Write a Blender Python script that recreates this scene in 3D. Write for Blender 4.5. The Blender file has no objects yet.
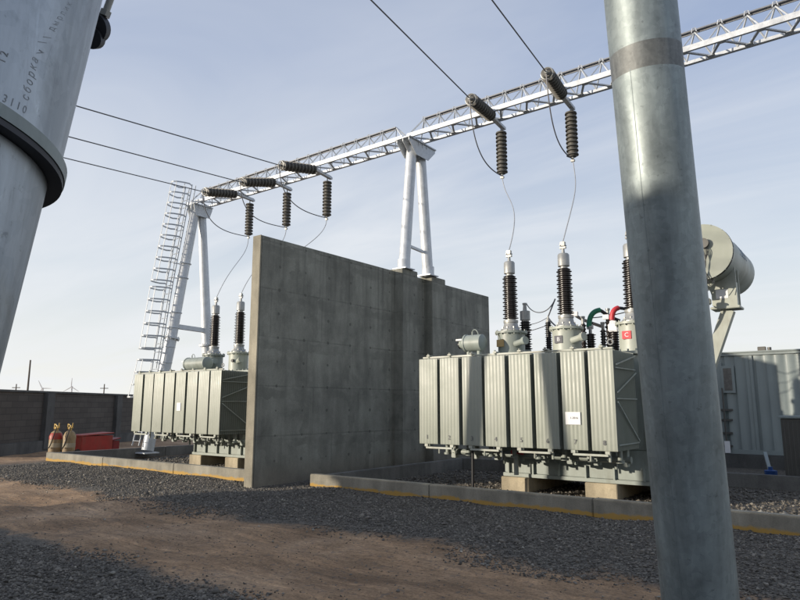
import bpy, bmesh, math, random
import numpy as np
from mathutils import Vector, Matrix
R = math.radians
random.seed(7)
S = bpy.context.scene
COL = S.collection
# ------------------------------------------------------------------ measured camera model
EYE = 1.6
PITCH = math.atan(106/640.)
_n = math.hypot(.798, .602); CA, SA = .798/_n, .602/_n
def ray(u, v):
    x = (u-400)/640.; up = (300-v)/640.
    y = math.cos(PITCH)-up*math.sin(PITCH); z = math.sin(PITCH)+up*math.cos(PITCH)
    return (CA*x-SA*y, SA*x+CA*y, z)
def at(u, v, X=None, Y=None, Z=None, d=None):
    r = ray(u, v)
    s = X/r[0] if X is not None else Y/r[1] if Y is not None else (Z-EYE)/r[2] if Z is not None else d
    return Vector((r[0]*s, r[1]*s, EYE+r[2]*s))

# ------------------------------------------------------------------ materials
def new_mat(name):
    m = bpy.data.materials.new(name); m.use_nodes = True
    nt = m.node_tree; b = nt.nodes['Principled BSDF']
    return m, nt, b
def node(nt, t, **k):
    n = nt.nodes.new(t)
    for a, v in k.items():
        if a.startswith('i_'): n.inputs[a[2:].replace('_', ' ')].default_value = v
        else: setattr(n, a, v)
    return n
def ramp(nt, src, stops):
    r = node(nt, 'ShaderNodeValToRGB')
    e = r.color_ramp.elements
    e[0].position, e[0].color = stops[0][0], tuple(stops[0][1])+(1,)
    e[1].position, e[1].color = stops[-1][0], tuple(stops[-1][1])+(1,)
    for p, c in stops[1:-1]:
        q = e.new(p); q.color = tuple(c)+(1,)
    nt.links.new(src, r.inputs[0]); return r.outputs[0]
def g3(v): return (v, v, v)
def mixc(nt, fac, a, b, mode='MIX'):
    m = node(nt, 'ShaderNodeMix', data_type='RGBA', blend_type=mode)
    for idx, s in ((0, fac), (6, a), (7, b)):
        if isinstance(s, (int, float)): m.inputs[idx].default_value = s
        elif isinstance(s, tuple): m.inputs[idx].default_value = s+(1,) if len(s) == 3 else s
        else: nt.links.new(s, m.inputs[idx])
    return m.outputs[2]
def math_n(nt, op, a, b=None, clamp=False):
    m = node(nt, 'ShaderNodeMath', operation=op, use_clamp=clamp)
    for i, s in enumerate((a, b)):
        if s is None: continue
        if isinstance(s, (int, float)): m.inputs[i].default_value = s
        else: nt.links.new(s, m.inputs[i])
    return m.outputs[0]
def coords(nt, scale=(1, 1, 1), kind='Object'):
    tc = node(nt, 'ShaderNodeTexCoord'); mp = node(nt, 'ShaderNodeMapping')
    mp.inputs['Scale'].default_value = scale
    nt.links.new(tc.outputs[kind], mp.inputs[0]); return mp.outputs[0]
def noise(nt, vec, sc, det=4, rough=.55, dist=0):
    n = node(nt, 'ShaderNodeTexNoise'); n.inputs['Scale'].default_value = sc
    n.inputs['Detail'].default_value = det; n.inputs['Roughness'].default_value = rough
    n.inputs['Distortion'].default_value = dist
    nt.links.new(vec, n.inputs['Vector']); return n.outputs[0]
def bump(nt, b, h, strength=.3, dist=.02):
    n = node(nt, 'ShaderNodeBump'); n.inputs['Strength'].default_value = strength
    n.inputs['Distance'].default_value = dist
    nt.links.new(h, n.inputs['Height']); nt.links.new(n.outputs[0], b.inputs['Normal'])

def simple(name, c, rough=.6, metal=0., var=.18, sc=6., bmp=0., dirt=None):
    m, nt, b = new_mat(name)
    v = coords(nt)
    n = noise(nt, v, sc, 5)
    lo = tuple(x*(1-var) for x in c); hi = tuple(min(1, x*(1+var)) for x in c)
    col = ramp(nt, n, [(.3, lo), (.7, hi)])
    if dirt:
        n2 = noise(nt, coords(nt, (1, 1, .25)), sc*.5, 6, .7)
        f = ramp(nt, n2, [(.47, g3(0)), (.66, g3(1))])
        col = mixc(nt, f, col, dirt)
    nt.links.new(col, b.inputs['Base Color'])
    b.inputs['Roughness'].default_value = rough; b.inputs['Metallic'].default_value = metal
    rr = ramp(nt, n, [(.3, g3(max(0, rough-.08))), (.7, g3(min(1, rough+.08)))])
    nt.links.new(rr, b.inputs['Roughness'])
    if bmp: bump(nt, b, noise(nt, v, sc*8, 3), bmp, .01)
    return m

def galvanised(name, base=(.42, .45, .48), metal=.55, rough=.38, sc=1., streak=.35, lo=.6):
    m, nt, b = new_mat(name)
    v = coords(nt)
    vo = node(nt, 'ShaderNodeTexVoronoi'); vo.inputs['Scale'].default_value = 38*sc
    nt.links.new(v, vo.inputs['Vector'])
    n1 = noise(nt, v, 3.2*sc, 6, .65, .6)
    n2 = noise(nt, coords(nt, (1, 1, .12)), 9*sc, 5, .6)
    n3 = noise(nt, v, 26*sc, 4, .7)
    c = ramp(nt, n1, [(.25, tuple(x*lo for x in base)), (.5, base), (.8, tuple(min(1, x*1.25) for x in base))])
    bw = node(nt, 'ShaderNodeRGBToBW'); nt.links.new(vo.outputs['Color'], bw.inputs[0])
    c = mixc(nt, .16, c, bw.outputs[0], 'SOFT_LIGHT')
    st = ramp(nt, n2, [(.42, g3(.62)), (.6, g3(1))])
    c = mixc(nt, streak, c, st, 'MULTIPLY')
    sp = ramp(nt, n3, [(.29, g3(.35)), (.37, g3(1))])
    n4 = noise(nt, coords(nt, (6, 6, 1)), 4.5*sc, 7, .8, 1.5)
    c = mixc(nt, .45, c, ramp(nt, n4, [(.33, g3(.45)), (.40, g3(.95)), (.60, g3(1)), (.68, g3(1.5))]), 'MULTIPLY')
    c = mixc(nt, .5, c, sp, 'MULTIPLY')
    nt.links.new(c, b.inputs['Base Color'])
    b.inputs['Metallic'].default_value = metal
    nt.links.new(ramp(nt, n1, [(.3, g3(rough-.08)), (.7, g3(rough+.14))]), b.inputs['Roughness'])
    bump(nt, b, n2, .12, .004)
    return m

def concrete(name, c=(.30, .30, .28), form=False, stain=None, rough=.85):
    m, nt, b = new_mat(name)
    v = coords(nt)
    n1 = noise(nt, v, 1.1, 7, .62, .4)
    n2 = noise(nt, coords(nt, (1.5, 1.5, .35)), 2.0, 6, .65)
    n3 = noise(nt, v, 45, 3, .6)
    col = ramp(nt, n1, [(.28, tuple(x*.62 for x in c)), (.5, c), (.75, tuple(x*1.3 for x in c))])
    col = mixc(nt, .55, col, ramp(nt, n2, [(.38, g3(.55)), (.62, g3(1.05))]), 'MULTIPLY')
    col = mixc(nt, .35, col, ramp(nt, n3, [(.3, g3(.6)), (.6, g3(1.1))]), 'MULTIPLY')
    h = n3
    if form:   # panel joints of the shuttering, tie holes and blow holes
        tc = node(nt, 'ShaderNodeTexCoord'); sep = node(nt, 'ShaderNodeSeparateXYZ')
        wob = noise(nt, v, 3., 3)
        nt.links.new(tc.outputs['Object'], sep.inputs[0])
        def line(src, period, off, w, jit=.02):
            a = math_n(nt, 'ADD', src, math_n(nt, 'MULTIPLY', wob, jit))
            a = math_n(nt, 'ADD', a, off)
            a = math_n(nt, 'DIVIDE', a, period)
            a = math_n(nt, 'FRACT', a)
            a = math_n(nt, 'SUBTRACT', a, .5); a = math_n(nt, 'ABSOLUTE', a)
            return math_n(nt, 'LESS_THAN', a, w/period)
        zl = line(sep.outputs[2], 1.03, .55, .014)
        row = math_n(nt, 'FLOOR', math_n(nt, 'DIVIDE', math_n(nt, 'ADD', sep.outputs[2], .04), 1.03))
        yo = math_n(nt, 'ADD', sep.outputs[1], math_n(nt, 'MULTIPLY', math_n(nt, 'SINE', math_n(nt, 'MULTIPLY', row, 5.1)), 1.0))
        yl = line(yo, 1.55, .3, .014)
        lines = math_n(nt, 'MAXIMUM', zl, yl)
        patchy = ramp(nt, noise(nt, v, 1.7, 4), [(.35, g3(.15)), (.6, g3(.85))])
        lf = math_n(nt, 'MULTIPLY', math_n(nt, 'MULTIPLY', lines, patchy), .5)
        col = mixc(nt, lf, col, tuple(x*.33 for x in c))
        # blotches bleeding from the joints
        zb = line(sep.outputs[2], 1.03, .55, .10, .35)
        yb = line(yo, 1.55, .3, .11, .5)
        bl = math_n(nt, 'MULTIPLY', math_n(nt, 'MAXIMUM', zb, yb), ramp(nt, noise(nt, v, 2.6, 6, .7), [(.36, g3(0)), (.68, g3(.6))]))
        col = mixc(nt, bl, col, tuple(x*.5 for x in c))
        # tie holes
        def cell(src, p, o):
            a = math_n(nt, 'DIVIDE', math_n(nt, 'ADD', src, o), p)
            return math_n(nt, 'MULTIPLY', math_n(nt, 'SUBTRACT', math_n(nt, 'FRACT', a), .5), p)
        dy = cell(sep.outputs[1], .775, .1); dz = cell(sep.outputs[2], .515, .3)
        dd = math_n(nt, 'SQRT', math_n(nt, 'ADD', math_n(nt, 'MULTIPLY', dy, dy), math_n(nt, 'MULTIPLY', dz, dz)))
        hole = math_n(nt, 'LESS_THAN', dd, math_n(nt, 'MULTIPLY', noise(nt, v, 1.9, 2), .062))
        col = mixc(nt, math_n(nt, 'MULTIPLY', hole, .65), col, tuple(x*.3 for x in c))
        # rain runs coming down from the top edge, splash dirt at the foot
        run = ramp(nt, noise(nt, coords(nt, (4.5, 4.5, .10)), 1.6, 5, .7), [(.50, g3(0)), (.66, g3(.75))])
        topm = ramp(nt, math_n(nt, 'DIVIDE', sep.outputs[2], 5.3), [(.52, g3(0)), (1., g3(1))])
        col = mixc(nt, math_n(nt, 'MULTIPLY', run, topm), col, tuple(x*.42 for x in c))
        foot = ramp(nt, math_n(nt, 'ADD', math_n(nt, 'DIVIDE', sep.outputs[2], 5.3), math_n(nt, 'MULTIPLY', noise(nt, v, 2.2, 5, .7), .09)), [(.05, g3(.55)), (.14, g3(0))])
        col = mixc(nt, foot, col, (.19, .155, .115))
        h = math_n(nt, 'SUBTRACT', math_n(nt, 'MULTIPLY', n3, .6), math_n(nt, 'ADD', lf, hole))
    if stain:
        tc = node(nt, 'ShaderNodeTexCoord'); sep = node(nt, 'ShaderNodeSeparateXYZ')
        nt.links.new(tc.outputs['Object'], sep.inputs[0])
        a = math_n(nt, 'ADD', sep.outputs[2], math_n(nt, 'MULTIPLY', noise(nt, v, 3.1, 6, .7), .19))
        f = ramp(nt, a, [(.122, g3(1)), (.150, g3(0))])
        col = mixc(nt, math_n(nt, 'MULTIPLY', f, .85), col, stain)
    nt.links.new(col, b.inputs['Base Color'])
    b.inputs['Roughness'].default_value = rough
    bump(nt, b, h, .35, .012)
    return m

M = {}
M['gantry'] = galvanised('galvanised gantry steel', (.62, .65, .68), .25, .42, .8, .2, .85)
M['lattice'] = galvanised('galvanised lattice steel', (.60, .63, .66), .2, .45, 1.5, .15, .8)
M['lattice_shaded'] = galvanised('shaded galvanised lattice steel', (.20, .21, .23), .2, .5, 1.5, .15, .8)  # dark copy of the lattice steel: top chord's shade put into the colour
M['ladder'] = galvanised('galvanised ladder steel', (.46, .49, .52), .2, .5, 1.5, .15, .8)
M['pole'] = galvanised('weathered galvanised pipe', (.30, .345, .345), .5, .50, 1.2, .6, .60)
M['pole_bright'] = galvanised('fresh galvanised pipe', (.46, .51, .56), .55, .42, 1.9, .8, .40)
M['band'] = galvanised('dull zinc band', (.20, .21, .205), .4, .52, 2.5, .6, .6)
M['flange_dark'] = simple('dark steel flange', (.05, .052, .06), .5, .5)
M['wall'] = concrete('shuttered concrete', (.272, .270, .228), form=True)
M['wall_end'] = concrete('pale concrete edge', (.32, .295, .23))  # lighter, warmer tone for the end face than for the panel
M['kerb'] = concrete('kerb concrete', (.30, .28, .225), stain=(.46, .27, .045))
M['pad'] = concrete('pad concrete', (.44, .38, .27))
M['plinth'] = concrete('plinth concrete', (.27, .27, .26))
M['paint'] = simple('grey green enamel', (.325, .345, .295), .45, 0, .06, 2.5, 0, (.29, .315, .26))
M['paint2'] = simple('grey green enamel tank', (.31, .35, .32), .45, 0, .07, 3, 0, (.22, .235, .20))
M['paint3'] = simple('pale grey enamel', (.40, .425, .37), .45, 0, .06, 3, 0, (.28, .28, .23))
M['porcelain'] = simple('brown porcelain', (.022, .017, .016), .33, 0, .15, 5)
M['blackporc'] = simple('black rubber insulator', (.018, .018, .02), .4, 0, .1, 5)
M['shed'] = simple('grey brown composite discs', (.105, .10, .088), .55, 0, .2, 9)
M['alu'] = simple('aluminium cap', (.37, .375, .36), .45, .35, .1, 8)
M['wire'] = simple('aluminium conductor', (.16, .16, .17), .55, .3, .1, 8)
M['dropper'] = simple('bright aluminium wire', (.42, .43, .44), .45, .3, .1, 8)
M['black'] = simple('black cable', (.02, .02, .022), .5)
M['red'] = simple('red paint', (.36, .035, .025), .5, 0, .15, 5, 0, (.28, .06, .04))
M['reddark'] = simple('dark red paint', (.22, .02, .02), .5, 0, .15, 5)
M['green'] = simple('green heat shrink', (.01, .18, .10), .45, 0, .1, 5)
M['redsleeve'] = simple('red heat shrink', (.55, .04, .05), .45, 0, .1, 5)
M['white'] = simple('white paper', (.80, .80, .80), .7, 0, .03, 5)
M['ink'] = simple('dark grey stencil ink', (.13, .13, .14), .7, 0, .2, 30)
M['marker'] = simple('black marker', (.27, .295, .32), .6, 0, .35, 60)
M['yellow'] = simple('tan plate', (.48, .33, .14), .5, 0, .1, 9)
M['brass'] = simple('brass fitting', (.5, .36, .14), .35, .7, .1, 9)
M['canvas'] = simple('tan cylinder paint', (.34, .24, .12), .6, 0, .2, 8, 0, (.16, .11, .06))
M['container'] = simple('grey blue container steel', (.26, .30, .295), .5, 0, .06, 1.5, 0, (.19, .225, .225))
M['cabinet'] = simple('dull cabinet steel', (.11, .107, .098), .45, .35, .08, 3)
M['glass'] = simple('dusty glass', (.13, .125, .115), .25, 0, .2, 6)
M['blue'] = simple('blue plastic', (.02, .08, .28), .5)
M['block'] = None
M['building'] = simple('painted metal cladding', (.42, .42, .40), .6, 0, .06, .6)
M['roof'] = simple('grey sheet roof', (.2, .2, .21), .5, 0, .08, 1)
M['turbine'] = simple('turbine white', (.5, .5, .52), .5)
M['timber'] = simple('weathered timber pole', (.10, .085, .07), .8)
M['pebble'] = simple('pale pebbles', (.50, .46, .38), .8, 0, .35, 12)

def block_wall():
    m, nt, b = new_mat('dark block masonry')
    v = coords(nt)
    sp = node(nt, 'ShaderNodeSeparateXYZ'); cb = node(nt, 'ShaderNodeCombineXYZ')
    nt.links.new(v, sp.inputs[0]); nt.links.new(sp.outputs[0], cb.inputs[0]); nt.links.new(sp.outputs[2], cb.inputs[1])
    br = node(nt, 'ShaderNodeTexBrick')
    br.inputs['Scale'].default_value = 1; br.inputs['Brick Width'].default_value = .6; br.inputs['Row Height'].default_value = .22
    br.inputs['Mortar Size'].default_value = .012
    br.inputs['Color1'].default_value = (.085, .075, .066, 1); br.inputs['Color2'].default_value = (.11, .098, .085, 1)
    br.inputs['Mortar'].default_value = (.06, .055, .05, 1)
    nt.links.new(cb.outputs[0], br.inputs['Vector'])
    n = noise(nt, v, 1.2, 5)
    c = mixc(nt, .5, br.outputs['Color'], ramp(nt, n, [(.3, g3(.65)), (.7, g3(1.15))]), 'MULTIPLY')
    nt.links.new(c, b.inputs['Base Color']); b.inputs['Roughness'].default_value = .9
    bump(nt, b, br.outputs['Fac'], -.4, .02)
    return m
M['block'] = block_wall()
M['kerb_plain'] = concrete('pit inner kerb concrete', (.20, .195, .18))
M['plinth_dark'] = concrete('dark plinth concrete', (.105, .105, .10))

def stone_mat(name, lo, hi):
    m, nt, b = new_mat(name)
    g = node(nt, 'ShaderNodeNewGeometry')
    c = ramp(nt, g.outputs['Random Per Island'], [(0, lo), (.7, tuple((a+b_)/2 for a, b_ in zip(lo, hi))), (1, hi)])
    nt.links.new(c, b.inputs['Base Color']); b.inputs['Roughness'].default_value = .8
    return m
M['stones'] = stone_mat('crushed grey stone', (.065, .058, .049), (.27, .245, .205))
M['palestones'] = stone_mat('pale crushed stone', (.16, .15, .13), (.62, .58, .48))

def ground_mat():
    m, nt, b = new_mat('soil and gravel ground')
    v = coords(nt)
    tc = node(nt, 'ShaderNodeTexCoord'); sep = node(nt, 'ShaderNodeSeparateXYZ')
    nt.links.new(tc.outputs['Object'], sep.inputs[0])
    Y = sep.outputs[1]
    w1 = noise(nt, v, .55, 5, .6, .4)
    w2 = noise(nt, v, 5, 4, .7)
    Yw = math_n(nt, 'ADD', Y, math_n(nt, 'MULTIPLY', math_n(nt, 'SUBTRACT', w1, .5), 1.5))
    Yw = math_n(nt, 'ADD', Yw, math_n(nt, 'MULTIPLY', math_n(nt, 'SUBTRACT', w2, .5), .55))
    # gravel between Y 6.7 and 30, and below 4.0
    hi = ramp(nt, math_n(nt, 'DIVIDE', Yw, 10.), [(.655, g3(0)), (.685, g3(1))])
    lo = ramp(nt, math_n(nt, 'DIVIDE', Yw, 10.), [(.385, g3(1)), (.41, g3(0))])
    # far left of the yard is bare soil again
    far = ramp(nt, math_n(nt, 'DIVIDE', math_n(nt, 'ADD', sep.outputs[0], 40.), 40.), [(.46, g3(0)), (.50, g3(1))])
    mask = math_n(nt, 'MULTIPLY', math_n(nt, 'MAXIMUM', hi, lo), far)
    # soil
    s1 = noise(nt, v, .8, 6, .62, .3); s2 = noise(nt, coords(nt, (.35, 1.6, 1)), 1.6, 7, .7, .8); s3 = noise(nt, v, 30, 5, .75)
    soil = ramp(nt, s1, [(.3, (.235, .145, .078)), (.5, (.385, .248, .140)), (.72, (.52, .36, .225))])
    soil = mixc(nt, .65, soil, ramp(nt, s2, [(.32, (.50, .48, .47)), (.5, (.9, .9, .9)), (.66, (1.3, 1.25, 1.2))]), 'MULTIPLY')
    soil = mixc(nt, .8, soil, ramp(nt, s3, [(.3, g3(.5)), (.65, g3(1.3))]), 'MULTIPLY')
    s4 = noise(nt, coords(nt, (.5, 2.2, 1)), 7, 6, .75, .5)
    soil = mixc(nt, .7, soil, ramp(nt, s4, [(.35, g3(.62)), (.62, g3(1.25))]), 'MULTIPLY')
    vo = node(nt, 'ShaderNodeTexVoronoi'); vo.inputs['Scale'].default_value = 38
    nt.links.new(v, vo.inputs['Vector'])
    peb = ramp(nt, noise(nt, v, 14, 3), [(.60, g3(0)), (.66, g3(.5))])
    soil = mixc(nt, peb, soil, (.10, .098, .095))
    patch = ramp(nt, noise(nt, v, .45, 6, .72, .9), [(.60, g3(0)), (.72, g3(.6))])
    soil = mixc(nt, patch, soil, (.10, .085, .072))
    # gravel
    gr = ramp(nt, vo.outputs['Color'], [(.15, (.06, .054, .046)), (.6, (.13, .118, .1)), (.95, (.22, .205, .175))])
    gr = mixc(nt, .6, gr, ramp(nt, s1, [(.3, g3(.8)), (.7, (1.15, 1.1, 1.0))]), 'MULTIPLY')
    col = mixc(nt, mask, soil, gr)
    nt.links.new(col, b.inputs['Base Color']); b.inputs['Roughness'].default_value = .92
    h = math_n(nt, 'ADD', math_n(nt, 'MULTIPLY', math_n(nt, 'MULTIPLY', vo.outputs['Distance'], mask), 1.2), math_n(nt, 'ADD', math_n(nt, 'MULTIPLY', s3, .8), math_n(nt, 'MULTIPLY', s4, 1.2)))
    bump(nt, b, h, .7, .03)
    return m
M['ground'] = ground_mat()

# ------------------------------------------------------------------ mesh collector
class MB:
    def __init__(s): s.v = []; s.f = []; s.sm = []
    def add(s, vs, fs, smooth=False):
        o = len(s.v); s.v += [Vector(v) for v in vs]
        for f in fs: s.f.append([i+o for i in f]); s.sm.append(smooth)
        return s
    def box(s, a, b):
        x0, y0, z0 = a; x1, y1, z1 = b
        vs = [(x0,y0,z0),(x1,y0,z0),(x1,y1,z0),(x0,y1,z0),(x0,y0,z1),(x1,y0,z1),(x1,y1,z1),(x0,y1,z1)]
        return s.add(vs, [(0,3,2,1),(4,5,6,7),(0,1,5,4),(1,2,6,5),(2,3,7,6),(3,0,4,7)])
    def bbox(s, a, b, bev=.01):   # chamfered box
        bm = bmesh.new(); bmesh.ops.create_cube(bm, size=1)
        c = [(p+q)/2 for p, q in zip(a, b)]; d = [abs(q-p) for p, q in zip(a, b)]
        for v in bm.verts: v.co = Vector((v.co.x*d[0]+c[0], v.co.y*d[1]+c[1], v.co.z*d[2]+c[2]))
        bmesh.ops.bevel(bm, geom=bm.edges[:], offset=min(bev, min(d)*.4), segments=2, affect='EDGES')
        bm.verts.index_update()
        s.add([v.co.copy() for v in bm.verts], [[v.index for v in f.verts] for f in bm.faces]); bm.free(); return s
    def frame(s, p0, p1):
        d = (Vector(p1)-Vector(p0)); L = d.length; d = d/L if L > 0 else Vector((0, 0, 1))
        u = d.cross(Vector((0, 0, 1)))
        if u.length < 1e-3: u = Vector((1, 0, 0))
        u.normalize(); return d, u, d.cross(u).normalized(), L
    def cyl(s, p0, p1, r0, r1=None, n=12, caps=True, smooth=True):
        r1 = r0 if r1 is None else r1
        p0 = Vector(p0); p1 = Vector(p1); d, u, w, L = s.frame(p0, p1)
        vs = []
        for p, r in ((p0, r0), (p1, r1)):
            for k in range(n):
                a = 2*math.pi*k/n; vs.append(p+u*(r*math.cos(a))+w*(r*math.sin(a)))
        s.add(vs, [(k, (k+1) % n, n+(k+1) % n, n+k) for k in range(n)], smooth)
        if caps:
            o = len(s.v)-2*n
            s.f.append([o+k for k in range(n)][::-1]); s.sm.append(False)
            s.f.append([o+n+k for k in range(n)]); s.sm.append(False)
        return s
    def bar(s, p0, p1, w, h):
        p0 = Vector(p0); p1 = Vector(p1); d, u, q, L = s.frame(p0, p1)
        vs = []
        for p in (p0, p1):
            for a, b in ((-1,-1),(1,-1),(1,1),(-1,1)): vs.append(p+u*(a*w/2)+q*(b*h/2))
        return s.add(vs, [(0,1,5,4),(1,2,6,5),(2,3,7,6),(3,0,4,7),(3,2,1,0),(4,5,6,7)])
    def lathe(s, p0, p1, prof, n=20, sharp=False):   # prof: (t along axis in metres, r)
        p0 = Vector(p0); p1 = Vector(p1); d, u, w, L = s.frame(p0, p1)
        vs = []
        for t, r in prof:
            for k in range(n):
                a = 2*math.pi*k/n; vs.append(p0+d*t+u*(r*math.cos(a))+w*(r*math.sin(a)))
        fs = []
        for j in range(len(prof)-1):
            for k in range(n):
                fs.append((j*n+k, j*n+(k+1) % n, (j+1)*n+(k+1) % n, (j+1)*n+k))
        s.add(vs, fs, not sharp)
        o = len(s.v)-len(vs)
        s.f.append([o+k for k in range(n)][::-1]); s.sm.append(False)
        s.f.append([o+(len(prof)-1)*n+k for k in range(n)]); s.sm.append(False)
        return s
    def tube(s, pts, r, n=6):
        pts = [Vector(p) for p in pts]; rings = []
        t0 = (pts[1]-pts[0]).normalized(); u = t0.cross(Vector((0, 0, 1)))
        if u.length < 1e-3: u = Vector((1, 0, 0))
        u.normalize(); vs = []
        for i, p in enumerate(pts):
            t = (pts[min(i+1, len(pts)-1)]-pts[max(i-1, 0)]).normalized()
            u = (u-t*u.dot(t)).normalized(); w = t.cross(u)
            for k in range(n):
                a = 2*math.pi*k/n; vs.append(p+u*(r*math.cos(a))+w*(r*math.sin(a)))
        fs = [(i*n+k, i*n+(k+1) % n, (i+1)*n+(k+1) % n, (i+1)*n+k) for i in range(len(pts)-1) for k in range(n)]
        s.add(vs, fs, True); o = len(s.v)-len(vs); m = len(pts)-1
        s.f.append([o+k for k in range(n)][::-1]); s.sm.append(False)
        s.f.append([o+m*n+k for k in range(n)]); s.sm.append(False)
        return s
    def poly(s, pts, depth):   # planar outline extruded along vector
        n = len(pts); d = Vector(depth); vs = [Vector(p) for p in pts]+[Vector(p)+d for p in pts]
        return s.add(vs, [tuple(range(n))[::-1], tuple(range(n, 2*n))]+[(k, (k+1) % n, n+(k+1) % n, n+k) for k in range(n)])
    def build(s, name, mat, parent=None, origin=None, rot=0., fixn=True):
        me = bpy.data.meshes.new(name)
        if parent is not None: off = wloc(parent)
        elif origin is not None: off = Vector(origin)
        else:
            xs = [v.x for v in s.v]; ys = [v.y for v in s.v]; zs = [v.z for v in s.v]
            off = Vector(((min(xs)+max(xs))/2, (min(ys)+max(ys))/2, min(zs)))
        me.from_pydata([v-off for v in s.v], [], s.f)
        me.polygons.foreach_set('use_smooth', s.sm)
        me.materials.append(mat)
        if fixn:
            bm = bmesh.new(); bm.from_mesh(me); bmesh.ops.recalc_face_normals(bm, faces=bm.faces[:]); bm.to_mesh(me); bm.free()
        me.set_sharp_from_angle(angle=R(42)); me.update()
        o = bpy.data.objects.new(name, me); COL.objects.link(o)
        if parent is not None: o.parent = parent
        else: o.location = off
        return o
def wloc(o):
    p = Vector(o.location)
    while o.parent: o = o.parent; p += Vector(o.location)
    return p
def tag(o, label, cat, group=None, kind=None):
    o['label'] = label; o['category'] = cat
    if group: o['group'] = group
    if kind: o['kind'] = kind
    return o
def thing(name, loc, label, cat, group=None):
    o = bpy.data.objects.new(name, None); o.location = loc; o.empty_display_size = .2; COL.objects.link(o)
    return tag(o, label, cat, group)
def struct(o): o['kind'] = 'structure'; return o
def bez(p0, p1, p2, p3, n=18):
    p0, p1, p2, p3 = map(Vector, (p0, p1, p2, p3)); out = []
    for i in range(n+1):
        t = i/n; out.append(p0*(1-t)**3+p1*3*t*(1-t)**2+p2*3*t*t*(1-t)+p3*t**3)
    return out
def sag(p0, p1, s, n=24):
    p0 = Vector(p0); p1 = Vector(p1)
    return [p0.lerp(p1, i/n)-Vector((0, 0, 4*s*(i/n)*(1-i/n))) for i in range(n+1)]
def text_mesh(txt, size, depth=.002):
    cu = bpy.data.curves.new('lettering', 'FONT'); cu.body = txt; cu.size = size; cu.extrude = depth/2
    cu.align_x = 'CENTER'; cu.align_y = 'CENTER'; cu.resolution_u = 3
    o = bpy.data.objects.new('lettering', cu); COL.objects.link(o)
    bpy.context.view_layer.update()
    dg = bpy.context.evaluated_depsgraph_get()
    me = bpy.data.meshes.new_from_object(o.evaluated_get(dg))
    vs = [v.co.copy() for v in me.vertices]; fs = [list(p.vertices) for p in me.polygons]
    bpy.data.objects.remove(o); bpy.data.meshes.remove(me); bpy.data.curves.remove(cu)
    return vs, fs
def text_front(txt, size, pos, mat, parent, name='lettering', depth=.003):   # faces -Y
    vs, fs = text_mesh(txt, size, depth); p = Vector(pos); mb = MB()
    mb.add([(p.x+v.x, p.y-v.z, p.z+v.y) for v in vs], fs); return mb.build(name, mat, parent)

# ------------------------------------------------------------------ ground
PIT_R = (-9.55, 9.8, 6.0, 15.4); PIT_L = (-20.4, 9.8, -10.7, 17.0)
def sm(a, b, x): t = np.clip((x-a)/(b-a), 0, 1); return t*t*(3-2*t)
def hgt(x, y):
    h = .018*np.sin(x*1.3+y*.7)*np.sin(y*1.9+.4*x)+.012*np.sin(x*3.1-y*2.3)+.008*np.sin(x*6.3+1)*np.sin(y*5.1+2)
    h = h*sm(14, 8, np.abs(y-6))-.02
    h = h+.07*sm(6.2, 7.6, y+.25*np.sin(x*1.1)+.15*np.sin(x*2.7))*sm(-22, -19, x)*sm(24, 10, y)
    h = h-.06
    rut = -.025*np.exp(-((y-5.6+.2*np.sin(x*.4))/.22)**2)-.02*np.exp(-((y-4.5+.2*np.sin(x*.4+.5))/.2)**2)
    h = h+rut
    far = sm(60, 25, np.hypot(x+8, y-8))
    h = h*far
    for (x0, y0, x1, y1), d in ((PIT_R, .10), (PIT_L, .14)):
        ins = ((x > x0-.02) & (x < x1) & (y > y0-.1) & (y < y1))
        h = np.where(ins, -d, h)
    return h
def axis(lo, hi, st, ends):
    a = list(np.arange(lo, hi+1e-6, st)); e = []; s = st; x = hi
    while x < ends: s *= 1.45; x += s; e.append(x)
    b = []; s = st; x = lo
    while x > -ends: s *= 1.45; x -= s; b.append(x)
    return np.array(b[::-1]+a+e)
xs = axis(-24, 4, .1, 4500); ys = axis(-1, 18, .1, 4500)
gx, gy = np.meshgrid(xs, ys, indexing='ij'); gz = hgt(gx, gy)
nx, ny = len(xs), len(ys)
verts = np.stack([gx, gy, gz], -1).reshape(-1, 3)
ii, jj = np.meshgrid(np.arange(nx-1), np.arange(ny-1), indexing='ij'); q = (ii*ny+jj).ravel()
faces = np.stack([q, q+ny, q+ny+1, q+1], -1)
me = bpy.data.meshes.new('ground'); me.vertices.add(len(verts)); me.vertices.foreach_set('co', verts.ravel().astype('f4'))
me.loops.add(faces.size); me.loops.foreach_set('vertex_index', faces.ravel().astype('i4'))
me.polygons.add(len(faces)); me.polygons.foreach_set('loop_start', (np.arange(len(faces))*4).astype('i4')); me.polygons.foreach_set('loop_total', np.full(len(faces), 4, 'i4'))
me.polygons.foreach_set('use_smooth', np.ones(len(faces), bool)); me.materials.append(M['ground']); me.update(); me.validate()
g = bpy.data.objects.new('ground', me); COL.objects.link(g); struct(g)

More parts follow.
